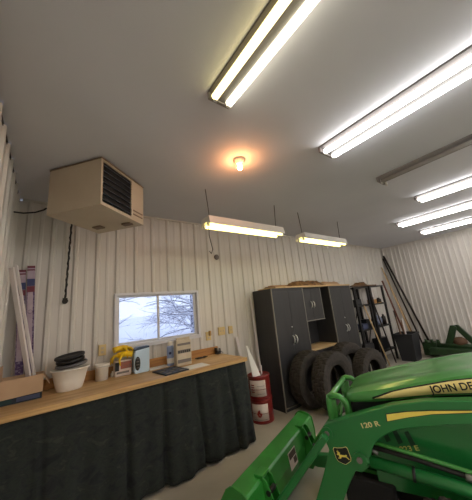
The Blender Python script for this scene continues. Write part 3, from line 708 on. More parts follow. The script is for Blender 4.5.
# ------------------------------------------------------------------ tyres
def tyre_mesh():
    mb = MB(); N = 132
    prof = [(0.205, -0.075, 0), (0.225, -0.092, 0), (0.27, -0.108, 0), (0.315, -0.110, 0), (0.350, -0.104, 1), (0.372, -0.094, 1)]
    tread = []
    ys = [-0.094, -0.066, -0.060, -0.026, -0.020, 0.020, 0.026, 0.060, 0.066, 0.094]
    for i, y in enumerate(ys):
        tread.append((0.385 - 3.0 * abs(y) ** 2.4, y, 2))
    # grooves between tread ribs
    full = []
    for i in range(len(tread)):
        full.append(tread[i])
        if i in (1, 3, 5, 7):
            a_, b_2 = tread[i], tread[i + 1]
            full.append((a_[0] - 0.010, a_[1] + 0.001, 3)); full.append((b_2[0] - 0.010, b_2[1] - 0.001, 3))
    prof2 = prof[:-1] + [p for p in full] + [(r, -y, k) for r, y, k in reversed(prof[:-1])]
    inner = [(0.215, 0.060, 0), (0.28, 0.092, 0), (0.35, 0.088, 0), (0.365, 0.0, 0), (0.35, -0.088, 0), (0.28, -0.092, 0), (0.215, -0.060, 0)]
    P = prof2 + inner; n = len(P); vs = []
    for k in range(N):
        a_ = 2 * PI * k / N
        for idx, (r, y, kind) in enumerate(P):
            rr = r
            if kind == 2:
                col = int((y + 0.1) / 0.044)
                if (k + col * 2) % 6 == 0: rr -= 0.009
            if kind == 1 and (k // 2) % 3 == 0: rr -= 0.004
            vs.append((rr * math.cos(a_), y, rr * math.sin(a_)))
    fs = [];
    for k in range(N):
        l = (k + 1) % N
        for i in range(n):
            j = (i + 1) % n; fs.append((k * n + i, k * n + j, l * n + j, l * n + i))
    mb.add(vs, fs, False)
    return mb
TR = 0.386 * 1.05
ty = tyre_mesh().build('truck_tyre', M['tyre'])
grp = 'loose truck tyres by the cabinets'
ty.scale = (1.05,) * 3; ty.location = (3.345, 2.79, TR); tag(ty, 'bare tyre standing against the left tall cabinet, farthest left of the tyres', 'tyre', grp)
for x, y, rz, lb in ((3.42, 2.45, 0.03, 'bare tyre standing in front of the leftmost tyre, right behind the tractor guard'),
                     (4.26, 2.70, -0.06, 'bare tyre half hidden behind the others, below the wood counter'),
                     (4.22, 2.31, -0.03, 'bare tyre standing farthest right, just above the tractor hood')):
    c = ty.copy(); COL.objects.link(c); k_ = 0.95 if y < 2.4 else 1.05; c.scale = (k_,) * 3; c.location = (x, y, 0.386 * k_); c.rotation_euler = (0, 0.4 * x, rz); tag(c, lb, 'tyre', grp)

# ------------------------------------------------------------------ black shelving
def shelf(label, x0, x1, y0, y1, hh):
    t = thing('shelf_unit', label, 'shelf', (x0, y0, 0), 0, 'black steel shelf units')
    w, d = x1 - x0, y1 - y0
    for xx in (0.025, w - 0.025):
        for yy in (0.02, d - 0.02): MB().box(xx - 0.025, xx + 0.025, yy - 0.02, yy + 0.02, 0, hh).build('post', M['black_steel'], t)
    for z in (0.25, 0.80, 1.33, hh - 0.03):
        MB().box(0.0, w, -0.004, d, z, z + 0.03).build('shelf_board', M['black_steel'], t)
    MB().bar((0.03, d - 0.01, 0.3), (w - 0.03, d - 0.01, 1.3), 0.025, 0.006).build('cross_brace', M['black_steel'], t)
shelf('black steel shelf unit standing next to the right tall cabinet', 5.56, 6.22, 3.05, 3.40, 1.78)
shelf('black steel shelf unit standing nearest the right corner', 6.30, 7.02, 3.05, 3.40, 1.80)
o = MB().ball((6.62, 3.18, 0.955), 0.12, 18, 10, (1.1, 0.9, 1.0)).build('white_bag', M['bag_white'])
tag(o, 'round bluish white bag on the middle board of the right shelf unit', 'bag')
o = MB().box(5.70, 5.93, 3.08, 3.30, 0.831, 0.95).build('storage_box', M['crate'], bevel=0.006)
tag(o, 'small dark blue box on the left shelf unit', 'box')
for x, z, r, h, lb in ((6.50, 1.361, 0.045, 0.20, 'dark can on the right shelf unit, left of its upper shelf'), (6.85, 1.361, 0.06, 0.13, 'squat dark can at the right of the upper shelf'), (6.9, 0.831, 0.05, 0.24, 'dark bottle beside the round white bag')):
    o = MB().lathe([(0.0001, 0), (r, 0), (r, h * 0.75), (r * 0.5, h * 0.85), (r * 0.5, h), (0.0001, h)], Matrix.Translation((x, 3.15, z)), seg=18).build('can', M['rust_pole']); tag(o, lb, 'can', 'dark cans on the shelves')
for k, (x, z, w_, h_, m_, lb) in enumerate(((5.80, 1.361, 0.26, 0.14, 'bin', 'dark box on the upper board of the left shelf unit'), (6.05, 0.831, 0.16, 0.2, 'black', 'black box beside the dark blue box on the left shelf unit'),
        (6.62, 1.361, 0.14, 0.10, 'wood_board', 'small brown box in the middle of the right unit upper board'), (5.9, 0.281, 0.4, 0.22, 'bin', 'wide dark box on the lowest board of the left shelf unit'), (6.6, 0.281, 0.42, 0.26, 'black', 'wide black box on the lowest board of the right shelf unit'))):
    o = MB().box(x - w_ / 2, x + w_ / 2, 3.12, 3.30, z, z + h_).build('storage_box', M[m_], bevel=0.005); tag(o, lb, 'box')
t = thing('paint_brush', 'small yellow-handled tool lying on the right shelf unit', 'tool', (6.76, 3.09, 1.361))
MB().box(-0.08, 0.06, -0.015, 0.015, 0, 0.02).build('handle', mat('dull_yellow', (150, 120, 50), 0.5), t, bevel=0.004)
MB().box(0.06, 0.11, -0.025, 0.025, 0, 0.015).build('bristles', M['rust_pole'], t)
for k, (x0, x1, y0, y1, mt, lb) in enumerate(((5.62, 6.9, 3.1, 3.16, 'brown_pole', 'light stick lying along the front on top of the shelves'), (5.75, 6.75, 3.24, 3.19, 'rust_pole', 'dark stick lying across the top of the shelves'), (6.0, 7.0, 3.3, 3.33, 'brown_pole', 'light stick lying along the back on top of the shelves'))):
    o = MB().bar((x0, y0, 1.818), (x1, y1, 1.818), 0.03, 0.03).build('loose_stick', M[mt]); tag(o, lb, 'stick', 'sticks on top of the shelves')
crumple('tangled_rope', 'dark tangled rope heap on top of the shelves', 5.98, 6.28, 3.08, 3.3, 1.835, 0.07, M['burlap'], 'rope', 21)
# poles
def pole(label, p0, p1, r, mt, name='long_pipe', cat='pipe', grp='pipes and poles leaning in the right corner'):
    o = MB().cyl(p0, p1, r, seg=10).build(name, mt); tag(o, label, cat, grp)
pole('longest dark pipe, reaching almost to the ceiling in the corner', (8.30, 2.70, 0.0), (8.30, 3.38, 2.72), 0.026, M['rust_pole'])
pole('second dark pipe just beside the longest one', (8.22, 2.86, 0.0), (8.27, 3.40, 2.64), 0.022, M['rust_pole'])
pole('brown wooden pole among the corner pipes, leaning lower', (8.05, 2.92, 0.0), (8.12, 3.40, 2.2), 0.022, M['brown_pole'], 'wooden_pole', 'pole')
pole('light tan pole among the corner pipes', (7.90, 2.9, 0.0), (8.02, 3.39, 2.35), 0.018, M['wood_light'], 'wooden_pole', 'pole')
pole('rusty brown pipe leaning lowest of the corner pipes', (7.70, 2.98, 0.0), (7.85, 3.39, 1.95), 0.022, mat('rusty_pipe', (110, 62, 46), 0.6), 'long_pipe', 'pipe')
pole('thin light wood handle leaning on the front of the shelves', (6.22, 2.93, 0.0), (5.83, 3.03, 1.35), 0.014, M['wood_light'], 'leaning_pole', 'pole', 'handles leaning on the shelves')
pole('dark handle leaning on the front of the right shelf unit', (6.55, 2.93, 0.0), (6.22, 3.03, 1.62), 0.016, M['rust_pole'], 'leaning_pole', 'pole', 'handles leaning on the shelves')
# bin
t = thing('waste_bin', 'large dark square bin in front of the shelves by the corner', 'bin', (7.0, 2.76, 0), 0.05)
b_ = MB(); prof = []
for (h, hz) in ((0.27, 0.0), (0.34, 0.57), (0.365, 0.57), (0.365, 0.61), (0.325, 0.61), (0.255, 0.03)):
    prof.append((h * 0.75, hz))
vs = []
for h, z in prof:
    for a_, c in ((-1, -1), (1, -1), (1, 1), (-1, 1)): vs.append((a_ * h, c * h * 0.75, z))
fs = [(i * 4 + k, i * 4 + (k + 1) % 4, (i + 1) * 4 + (k + 1) % 4, (i + 1) * 4 + k) for i in range(5) for k in range(4)] + [(3, 2, 1, 0), (20, 21, 22, 23)]
b_.add(vs, fs); b_.build('bin_body', M['bin'], t, bevel=0.012)
for i, (dx, dy, hh, mt) in enumerate(((-0.15, 0.05, 1.0, 'brown_pole'), (-0.08, 0.1, 1.15, 'rust_pole'), (0.02, 0.0, 0.95, 'stick'), (0.12, 0.08, 0.9, 'brown_pole'), (-0.02, 0.12, 1.08, 'rust_pole'))):
    o = MB().cyl((7.0 + dx * 0.8, 2.76 + dy * 0.6, 0.04), (7.0 + dx * 1.2 - 0.04, 2.76 + dy, hh), 0.014, seg=8).build('scrap_stick', M[mt])
    tag(o, ('brown scrap stick at the left in the dark bin', 'tallest dark scrap rod in the bin', 'white scrap stick in the middle of the bin', 'brown scrap stick at the right in the bin', 'dark scrap rod at the back of the bin')[i], 'stick', 'scrap sticks in the bin')

# ------------------------------------------------------------------ green implement by the right wall
t = thing('rear_implement', 'dark green hitch attachment with an A-frame standing by the right wall', 'farm implement', (7.55, 1.9, 0))
D = MB().box(-0.35, 0.35, -0.75, 0.55, 0.10, 0.24).build('deck', M['jd_old'], t, bevel=0.02)
MB().tube([(-0.1, 0.62, 0.27), (-0.05, -0.8, 0.27)], 0.055, 12).build('cross_tube', M['jd_old'], t)
MB().box(-0.16, 0.16, 0.42, 0.72, 0.04, 0.34).build('end_bracket', M['jd_old'], t, bevel=0.02)
MB().prism([(0.30, 0.24), (0.16, 0.24), (-0.02, 0.68), (0.02, 0.72), (0.09, 0.72)], lambda a, b, c: (c, a, b), -0.10, -0.02).build('frame_plate', M['jd_old'], t, bevel=0.004)
MB().prism([(-0.34, 0.26), (-0.22, 0.24), (0.06, 0.68), (0.03, 0.72), (-0.03, 0.72)], lambda a, b, c: (c, a, b), 0.0, 0.08).build('frame_plate', M['jd_old'], t, bevel=0.004)
MB().ball((-0.02, 0.0, 0.36), 0.12, 16, 8, (1, 1.1, 0.9)).build('gearbox', M['rust_gear'], t)
MB().cyl((0, -0.3, 0.36), (0, -0.62, 0.36), 0.05).build('drive_shaft', M['black'], t)
for k in range(3): MB().cyl((-0.2, 0.6 - 0.12 * k, 0.34), (-0.2, 0.6 - 0.12 * k, 0.42), 0.03, seg=8).build('bolt', M['jd_old'], t)

# ------------------------------------------------------------------ tractor
OB = Vector((1.04, 1.69, 0)); ev = Vector((0.9397, 0.342, 0)); ev.normalize()
tr = thing('tractor', 'green tractor with yellow stripes, front loader and bucket', 'tractor', tuple(OB + ev * 0.65), math.atan2(ev.y, ev.x))
# local: x = across (near side negative), y = nose direction; helper uses b = -y
def S(b, z, x): return (x, -b, z)
JD, JDD = M['jd'], M['jd_dark']
# hood by sections: b, centre top, crease z, half width, lower edge z
secs = [(0.742, 0.895, 0.884, 0.16, 0.866), (0.752, 0.912, 0.899, 0.222, 0.868), (0.79, 0.930, 0.911, 0.256, 0.872), (0.87, 0.960, 0.928, 0.270, 0.884),
        (0.935, 0.978, 0.940, 0.277, 0.895), (1.03, 1.003, 0.964, 0.283, 0.914), (1.171, 1.037, 1.003, 0.287, 0.944), (1.30, 1.065, 1.036, 0.29, 0.966),
        (1.444, 1.093, 1.068, 0.292, 0.983), (1.62, 1.122, 1.093, 0.294, 0.99), (1.85, 1.160, 1.108, 0.296, 0.99)]
def catmull(P, n_):
    out = []
    for i in range(len(P) - 1):
        p0, p1, p2, p3 = P[max(0, i - 1)], P[i], P[i + 1], P[min(len(P) - 1, i + 2)]
        for k in range(n_):
            u = k / n_
            out.append(tuple(0.5 * (2 * b_ + (c_ - a_) * u + (2 * a_ - 5 * b_ + 4 * c_ - d_) * u * u + (3 * b_ - a_ - 3 * c_ + d_) * u ** 3) for a_, b_, c_, d_ in zip(p0, p1, p2, p3)))
    return out + [P[-1]]
secs0 = secs
secs = secs0[:1] + catmull(secs0[1:], 4)
vs = []; NQ = None
for b, zt, zc, hw, zl in secs:
    row = []
    half = [(0.0, zt), (0.30, zt - (zt - zc) * 0.06), (0.58, zt - (zt - zc) * 0.22), (0.64, zt - (zt - zc) * 0.18 + 0.003), (0.84, zt - (zt - zc) * 0.42), (0.955, zt - (zt - zc) * 0.62), (0.975, zc), (0.985, zc - (zc - zl) * 0.12), (1.0, zc - (zc - zl) * 0.55), (0.995, zl)]
    pts = [(-hw * a_, z) for a_, z in reversed(half)] + [(hw * a_, z) for a_, z in half[1:]]
    NQ = len(pts); vs += [S(b, z, x) for x, z in pts]
fs = [(i * NQ + k, i * NQ + k + 1, (i + 1) * NQ + k + 1, (i + 1) * NQ + k) for i in range(len(secs) - 1) for k in range(NQ - 1)]
fs.append(tuple(range(NQ - 1, -1, -1)))
hood = MB().add(vs, fs, True).build('hood', JD, tr, thick=0.006)
for e_ in hood.data.edges:
    a_, c_ = e_.vertices
    if abs(a_ - c_) == NQ and (a_ % NQ) in (3, NQ - 4, 4, NQ - 5): e_.use_edge_sharp = True
# side decal
def half_w(b):
    for (b0, _, _, h0, _), (b1, _, _, h1, _) in zip(secs, secs[1:]):
        if b0 <= b <= b1: return h0 + (h1 - h0) * (b - b0) / (b1 - b0)
    return secs[-1][3]
def decal_strip(up, lo, off, name, mt, parent, n=24, side=-1):
    def ip(L, b):
        for (a0, z0), (a1, z1) in zip(L, L[1:]):
            if a0 <= b <= a1: return z0 + (z1 - z0) * (b - a0) / (a1 - a0)
        return L[-1][1] if b > L[-1][0] else L[0][1]
    b0, b1 = up[0][0], up[-1][0]; v = []
    for k in range(n + 1):
        b = b0 + (b1 - b0) * k / n; x = side * (half_w(b) + off)
        v += [S(b, ip(lo, b), x), S(b, ip(up, b), x)]
    return MB().add(v, [(2 * k, 2 * k + 2, 2 * k + 3, 2 * k + 1) for k in range(n)], True).build(name, mt, parent, thick=0.001)
up = [(0.930, 0.914), (1.037, 0.962), (1.12, 0.988), (1.221, 1.014), (1.342, 1.046), (1.433, 1.062), (1.8, 1.09)]
lo = [(0.930, 0.913), (1.03, 0.928), (1.248, 0.971), (1.417, 0.993), (1.8, 1.01)]
for sd in (-1, 1):
    decal_strip(up, lo, 0.008, 'yellow_stripe', M['cream_yellow'], hood, side=sd)
    decal_strip([(a_ - 0.012, z + 0.004) for a_, z in up], [(a_ - 0.012, z - 0.004) for a_, z in lo], 0.0065, 'stripe_border', M['decal_black'], hood, side=sd)
sl = math.atan2(0.036, 0.19)
m4 = frame(S(math.cos(sl), math.sin(sl), 0), S(-math.sin(sl), math.cos(sl), 0), (-1, 0, 0), S(1.238, 0.976, -0.3005))
lettering('lettering', 'JOHN DEERE', 0.052, m4, M['decal_black'], hood, sx=0.92)
# black gap panel, grille and lower body
MB().prism([(0.79, 0.50), (0.79, 0.875), (1.03, 0.92), (1.25, 0.965), (1.45, 0.985), (1.85, 0.99), (1.85, 0.50)], S, -0.245, 0.245).build('engine_screen', M['black'], tr)
MB().box(-0.30, 0.30, -0.95, -0.655, 0.22, 0.455).build('front_bumper', M['dark_inside'], tr, bevel=0.015)
MB().box(-0.23, 0.23, -0.792, -0.765, 0.48, 0.86).build('grille', M['dark_inside'], tr, bevel=0.01)
for sd in (-1, 1):
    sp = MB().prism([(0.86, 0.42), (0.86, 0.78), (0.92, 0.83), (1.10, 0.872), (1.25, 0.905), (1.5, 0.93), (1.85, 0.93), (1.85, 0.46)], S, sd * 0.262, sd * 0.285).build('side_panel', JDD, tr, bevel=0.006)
    for k in range(3):
        b = 0.93 + k * 0.062
        MB().prism([(b, 0.745), (b + 0.022, 0.755), (b + 0.045, 0.69), (b + 0.02, 0.675)], S, sd * 0.2855, sd * 0.2875).build('vent_slot', M['vent'], sp)
    MB().box(sd * 0.284 - 0.003, sd * 0.284 + 0.003, -1.26, -1.02, 0.935, 0.948).build('chrome_strip', M['steel'], sp)
sl2 = math.atan2(0.026, 0.105)
m4 = frame(S(math.cos(sl2), math.sin(sl2), 0), S(-math.sin(sl2), math.cos(sl2), 0), (-1, 0, 0), S(0.992, 0.633, -0.2862))
lettering('lettering', '1023 E', 0.036, m4, mat('faded_yellow', (212, 204, 110), 0.5), tr, sx=1.25)
MB().prism([(0.84, 0.30), (0.84, 0.47), (2.9, 0.50), (2.9, 0.32)], S, -0.15, 0.15).build('chassis', M['black_steel'], tr, bevel=0.01)
MB().box(-0.42, 0.42, -1.27, -1.17, 0.24, 0.33).build('front_axle', M['jd_old'], tr, bevel=0.01)
def wheel(nm, x, b, R, w, rimr, lug):
    mb = MB(); N = 88; pr = [(rimr, -w / 2), (rimr + (R - rimr) * .5, -w / 2 - .012), (R - .02, -w / 2), (R - 0.004, -w / 2 + .02), (R, -w / 6), (R, w / 6), (R - 0.004, w / 2 - .02), (R - .02, w / 2), (rimr + (R - rimr) * .5, w / 2 + .012), (rimr, w / 2)]
    v = []
    for k in range(N):
        a_ = 2 * PI * k / N
        for i, (r, y) in enumerate(pr):
            rr = r - (0.016 if (2 <= i <= 7 and ((k + i) // 2) % 2 == 0) else 0)
            v.append(S(b + rr * math.cos(a_), R + rr * math.sin(a_), x + y))
    n_ = len(pr)
    f_ = [(k * n_ + i, k * n_ + i + 1, ((k + 1) % N) * n_ + i + 1, ((k + 1) % N) * n_ + i) for k in range(N) for i in range(n_ - 1)]
    o_ = mb.add(v, f_).build(nm, M['tyre'], tr)
    m_ = Matrix.Translation(S(b, R, x)) @ Matrix.Rotation(PI / 2, 4, 'Y')
    MB().lathe([(rimr + .004, -w / 2), (rimr + .01, -w / 2 + .015), (rimr * .8, -w * .1), (rimr * .35, -w * .15), (0.0001, -w * 0.15)], m_, 36).lathe([(0.0001, w * .12), (rimr * .35, w * .15), (rimr * .8, w * .1), (rimr + .01, w / 2 - .015), (rimr + .004, w / 2)], m_, 36).build('rim', M['yellow'], o_)
for sd in (-1, 1):
    wheel('front_wheel', sd * 0.50, 1.22, 0.275, 0.17, 0.15, 0)
    wheel('rear_wheel', sd * 0.50, 2.75, 0.40, 0.27, 0.22, 0)
MB().cyl(S(2.75, 0.40, -0.5), S(2.75, 0.40, 0.5), 0.05).build('rear_axle', M['black_steel'], tr)
# loader arms
arm = [(0.600, 0.725), (0.606, 0.752), (0.628, 0.768), (0.658, 0.780), (0.740, 0.815), (0.814, 0.845), (0.916, 0.884), (1.033, 0.924), (1.202, 0.962), (1.397, 0.985), (1.75, 0.99),
       (1.75, 0.86), (1.37, 0.872), (1.24, 0.85), (1.112, 0.819), (1.04, 0.80), (1.002, 0.783), (0.945, 0.745), (0.913, 0.719), (0.885, 0.683), (0.865, 0.63), (0.845, 0.575), (0.80, 0.54), (0.765, 0.54), (0.71, 0.45), (0.662, 0.36), (0.58, 0.20), (0.50, 0.12),
       (0.25, 0.09), (0.19, 0.10), (0.18, 0.15), (0.22, 0.18), (0.42, 0.21), (0.491, 0.325), (0.56, 0.47), (0.625, 0.626), (0.60, 0.70)]
AX = 0.40
for sd in (-1, 1):
    xo = sd * AX; xi = sd * (AX - 0.065)
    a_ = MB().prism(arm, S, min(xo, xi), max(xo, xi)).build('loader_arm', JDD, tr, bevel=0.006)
    oo = sd * (AX + 0.0015)
    if sd == -1:
        st_up = [(0.995, 0.873), (1.10, 0.899), (1.218, 0.918), (1.385, 0.938), (1.5, 0.94)]
        st_lo = [(1.5, 0.936), (1.384, 0.930), (1.214, 0.902), (1.10, 0.872), (0.992, 0.838)]
        MB().prism(st_up + st_lo, S, oo - 0.001, oo).build('yellow_stripe', M['yellow'], a_)
        MB().prism([(p - 0.004, z + 0.004) for p, z in st_up] + [(p - 0.004, z - 0.004) for p, z in st_lo], S, oo, oo + 0.0008).build('stripe_border', M['decal_black'], a_)
        sl3 = math.atan2(0.027, 0.10)
        m4 = frame(S(math.cos(sl3), math.sin(sl3), 0), S(-math.sin(sl3), math.cos(sl3), 0), (-1, 0, 0), S(0.842, 0.779, -AX - 0.001))
        lettering('lettering', '120 R', 0.037, m4, mat('pale_gold', (236, 220, 160), 0.5), a_, sx=1.28)
        # emblem: rounded shield with a leaping deer
        bc = (0.705, 0.610)
        def bd(pts, sc_, rot=0.22):
            return [(bc[0] + sc_ * (p * math.cos(rot) - q * math.sin(rot)), bc[1] + sc_ * (p * math.sin(rot) + q * math.cos(rot))) for p, q in pts]
        sh = [(-0.85, 1.0), (-0.3, 0.92), (0.3, 0.92), (0.85, 1.0), (1.0, 0.8), (1.0, -0.3), (0.85, -0.62), (0.4, -0.85), (0, -1.0), (-0.4, -0.85), (-0.85, -0.62), (-1.0, -0.3), (-1.0, 0.8)]
        MB().prism(bd(sh, 0.0465), S, oo - 0.0006, oo + 0.0006).build('emblem_border', M['cream_yellow'], a_)
        MB().prism(bd(sh, 0.0435), S, oo - 0.0018, oo - 0.0006).build('emblem_field', M['decal_black'], a_)
        deer = [(-0.62, 0.10), (-0.72, 0.22), (-0.55, 0.34), (-0.60, 0.62), (-0.48, 0.50), (-0.42, 0.72), (-0.36, 0.46), (-0.22, 0.40), (-0.26, 0.26), (-0.30, 0.16), (0.0, 0.10), (0.36, 0.06), (0.52, 0.12), (0.60, 0.02), (0.50, -0.08), (0.78, -0.44), (0.68, -0.48), (0.40, -0.18), (0.10, -0.14), (-0.18, -0.12), (-0.34, -0.30), (-0.66, -0.26), (-0.66, -0.18), (-0.42, -0.18), (-0.50, -0.04), (-0.46, 0.14)]
        MB().prism(bd(deer, 0.046), S, oo - 0.0028, oo - 0.0018).build('emblem_deer', M['yellow'], a_)
    for (pb, pz, r) in ((0.632, 0.722, 0.034), (0.804, 0.612, 0.036), (0.225, 0.135, 0.03)):
        MB().cyl(S(pb, pz, xo - 0.0 if sd > 0 else xo - 0.012), S(pb, pz, xo + 0.012 if sd > 0 else xo), r, seg=22).build('pivot_boss', JDD, a_)
        MB().cyl(S(pb, pz, xo + sd * 0.012), S(pb, pz, xo + sd * 0.022), r * 0.45, seg=12).build('pivot_pin', M['label_grey'], a_)
    # lift cylinder
    xc = sd * (AX - 0.01)
    lc = MB().tube([S(0.86, 0.607, xc), S(1.72, 0.535, xc)], 0.031, 16).build('lift_cylinder', JDD, tr)
    MB().tube([S(1.06, 0.590, xc), S(1.075, 0.5885, xc)], 0.036, 16).build('hose_clamp', M['black'], lc)
    MB().tube([S(0.805, 0.612, xc), S(0.87, 0.606, xc)], 0.022, 12).build('rod_end', JDD, lc)
    # steel hydraulic line with black hose beneath
    hx = sd * (AX - 0.02)
    hl = MB().tube([S(0.885, 0.706, hx), S(1.1, 0.680, hx), S(1.34, 0.645, hx), S(1.72, 0.585, hx)], 0.011, 10).build('hydraulic_line', JD, tr)
    MB().tube([S(0.87, 0.682, hx), S(1.1, 0.657, hx), S(1.30, 0.626, hx), S(1.36, 0.617, hx)], 0.0125, 10).build('hydraulic_hose', M['rubber_black'], hl)
    MB().tube([S(1.29, 0.627, hx - .003), S(1.33, 0.620, hx - .003)], 0.019, 10).build('hose_fitting', M['steel'], hl)
    MB().tube([S(0.872, 0.665, hx), S(0.905, 0.650, hx)], 0.010, 8).build('hose_fitting', M['steel'], hl)
    # bucket cylinder: from knee pin down to the bucket bracket
    bx_ = sd * (AX + 0.036) if sd < 0 else sd * (AX + 0.036)
    bcyl = MB().bar(S(0.632, 0.722, bx_), S(0.22, 0.235, bx_), 0.045, 0.055, up=(1, 0, 0)).build('bucket_cylinder', JD if sd > 0 else JDD, tr, bevel=0.012)
    MB().tube([S(0.232, 0.25, bx_), S(0.15, 0.15, bx_)], 0.014, 10).build('cylinder_rod', M['steel'], bcyl)
    # mast
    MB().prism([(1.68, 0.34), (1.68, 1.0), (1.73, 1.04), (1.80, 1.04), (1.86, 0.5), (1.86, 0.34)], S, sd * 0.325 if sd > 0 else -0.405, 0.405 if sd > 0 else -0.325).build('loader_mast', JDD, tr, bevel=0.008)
MB().cyl(S(1.76, 0.42, -0.33), S(1.76, 0.42, 0.33), 0.045).build('loader_cross_tube', JDD, tr)
MB().cyl(S(0.60, 0.42, -0.34), S(0.60, 0.42, 0.34), 0.04).build('loader_cross_tube', JDD, tr)
# grille guard
gd = MB(); gu = 0.23
r = 0.020
gd.tube([S(0.70, 0.46, -gu), S(0.622, 0.50, -gu), S(0.622, 0.86, -gu), S(0.626, 0.878, -gu), S(0.64, 0.884, -gu + 0.03), S(0.64, 0.884, gu - 0.03), S(0.626, 0.878, gu), S(0.622, 0.86, gu), S(0.622, 0.50, gu), S(0.70, 0.46, gu)], r, 12)
for sd in (-1, 1):
    gd.tube([S(0.63, 0.880, sd * gu), S(0.66, 0.892, sd * gu), S(0.70, 0.888, sd * gu), S(0.733, 0.862, sd * gu), S(0.745, 0.82, sd * gu), S(0.745, 0.48, sd * gu)], r, 12)
    gd.box(sd * gu - 0.008, sd * gu + 0.008, -0.672, -0.63, 0.47, 0.865)
gd.tube([S(0.622, 0.78, -gu), S(0.622, 0.56, gu)], 0.010, 8); gd.tube([S(0.622, 0.56, -gu), S(0.622, 0.78, gu)], 0.010, 8)
gd.box(-gu, gu, -0.86, -0.62, 0.455, 0.475)
gd.build('grille_guard', JD, tr)
# far-side top rail curls back beside the hood
# bucket
bk = [(0.0, 0.405), (0.12, 0.382), (0.135, 0.368), (0.150, 0.26), (0.145, 0.10), (0.10, 0.02), (0.04, 0.0), (-0.36, 0.0), (-0.36, 0.014), (0.03, 0.016), (0.085, 0.034), (0.128, 0.105), (0.133, 0.255), (0.118, 0.355), (0.0, 0.385)]
bu = MB().prism(bk, S, -0.645, 0.645).build('bucket', M['jd_bucket'], tr, bevel=0.004)
sidep = [(0.0, 0.410), (0.03, 0.418), (0.10, 0.40), (0.143, 0.372), (0.157, 0.26), (0.151, 0.10), (0.10, 0.012), (0.04, 0.0), (-0.36, 0.0), (-0.34, 0.05), (-0.09, 0.30), (-0.03, 0.39)]
for sd in (-1, 1): MB().prism(sidep, S, sd * 0.65 - 0.008, sd * 0.65 + 0.008).build('side_plate', M['jd_bucket'], bu, bevel=0.003)
MB().box(-0.65, 0.65, 0.34, 0.385, 0.0, 0.016).build('cutting_edge', M['steel'], bu)
for sd in (-1, 1):
    c_ = sd * AX
    for dx in (-0.05, 0.035):
        MB().prism([(0.08, 0.395), (0.12, 0.402), (0.17, 0.375), (0.225, 0.25), (0.24, 0.12), (0.20, 0.06), (0.14, 0.06), (0.14, 0.36)], S, c_ + dx - 0.006, c_ + dx + 0.006).build('hook_bracket', M['jd_bucket'], bu, bevel=0.002)
    MB().box(c_ - 0.06, c_ + 0.045, -0.145, -0.075, 0.385, 0.402).build('bracket_cap', M['jd_bucket'], bu, bevel=0.003)
    MB().cyl(S(0.18, 0.31, c_ - 0.06), S(0.18, 0.31, c_ + 0.045), 0.018, seg=12).build('bracket_pin', M['black_steel'], bu)
# decal on the bucket back
def BKD(x, z, d): # surface between (0.135,0.368) and (0.150,0.26)
    return S(0.135 + 0.015 * (0.368 - z) / 0.108 + d, z, x)
v = [BKD(-0.02, 0.335, 0.002), BKD(-0.02, 0.215, 0.004), BKD(0.13, 0.215, 0.004), BKD(0.13, 0.335, 0.002)]
dc = MB().add(v, [(0, 1, 2, 3)]).build('warning_decal', M['label'], bu, thick=0.001)
for x0, x1, z0, z1 in ((-0.01, 0.12, 0.285, 0.328), (0.06, 0.12, 0.235, 0.275)):
    MB().add([BKD(x0, z1, 0.004), BKD(x0, z0, 0.006), BKD(x1, z0, 0.006), BKD(x1, z1, 0.004)], [(0, 1, 2, 3)]).build('decal_print', mat('decal_brown', (74, 54, 48), 0.5), bu, thick=0.001)
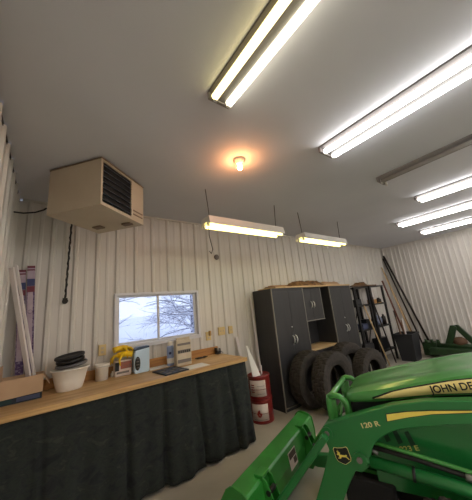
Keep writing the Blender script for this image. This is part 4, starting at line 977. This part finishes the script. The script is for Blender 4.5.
# driver's end (beyond the right edge of the view)
MB().prism([(1.86, 0.5), (1.86, 1.17), (1.98, 1.20), (2.08, 1.12), (2.08, 0.5)], S, -0.27, 0.27).build('dashboard', M['black'], tr, bevel=0.02)
sw = MB().tube([(0.17 * math.cos(a_), -2.16 - 0.15 * math.sin(a_), 1.22 - 0.08 * math.sin(a_)) for a_ in [2 * PI * k / 28 for k in range(28)]], 0.014, 8, closed=True)
sw.cyl((0, -2.04, 1.1), (0, -2.16, 1.21), 0.018).bar((-0.16, -2.16, 1.215), (0.16, -2.16, 1.215), 0.025, 0.012)
sw.build('steering_wheel', M['black'], tr)
MB().box(-0.32, 0.32, -2.55, -2.0, 0.46, 0.49).build('platform', M['black_steel'], tr)
MB().box(-0.22, 0.22, -2.85, -2.42, 0.70, 0.80).box(-0.22, 0.22, -2.92, -2.80, 0.80, 1.15).box(-0.12, 0.12, -2.75, -2.5, 0.47, 0.70).build('seat', M['yellow'], tr, bevel=0.04, seg=3)
for sd in (-1, 1):
    pf = [(2.75 + 0.47 * math.cos(a_), 0.42 + 0.47 * math.sin(a_)) for a_ in [PI * (0.05 + 0.9 * k / 14) for k in range(15)]]
    pf += [(2.75 + 0.45 * math.cos(a_), 0.42 + 0.45 * math.sin(a_)) for a_ in [PI * (0.95 - 0.9 * k / 14) for k in range(15)]]
    MB().prism(pf, S, min(sd * .32, sd * .66), max(sd * .32, sd * .66)).build('fender', JD, tr)
MB().tube([S(3.0, 0.45, -0.36), S(3.02, 1.6, -0.36), S(3.02, 1.9, -0.33), S(3.02, 1.97, -0.26), S(3.02, 1.97, 0.26), S(3.02, 1.9, 0.33), S(3.02, 1.6, 0.36), S(3.0, 0.45, 0.36)], 0.03, 10).build('rollover_bar', M['black_steel'], tr)

# ------------------------------------------------------------------ world, camera, colour
w = bpy.data.worlds.new('overcast_sky'); sc.world = w; w.use_nodes = True
bg = w.node_tree.nodes['Background']; bg.inputs[0].default_value = (0.74, 0.82, 1.0, 1); bg.inputs[1].default_value = 0.78

cam = bpy.data.cameras.new('camera'); co = bpy.data.objects.new('camera', cam); COL.objects.link(co); sc.camera = co
R3 = Matrix(((0.80513701, -0.06138875, -0.58990323), (-0.58542838, -0.24160536, -0.7738866), (-0.09501585, 0.96843083, -0.23046413)))
co.matrix_world = Matrix.Translation((0, 0, 1.545)) @ R3.to_4x4()
cam.sensor_fit = 'HORIZONTAL'; cam.sensor_width = 36.0; cam.lens = 36.0 * 249.84 / 472.0
cam.clip_start = 0.02
vs_ = sc.view_settings
vs_.view_transform = 'Standard'; vs_.look = 'None'; vs_.gamma = 1.0; vs_.use_curve_mapping = False; vs_.exposure = 0.95
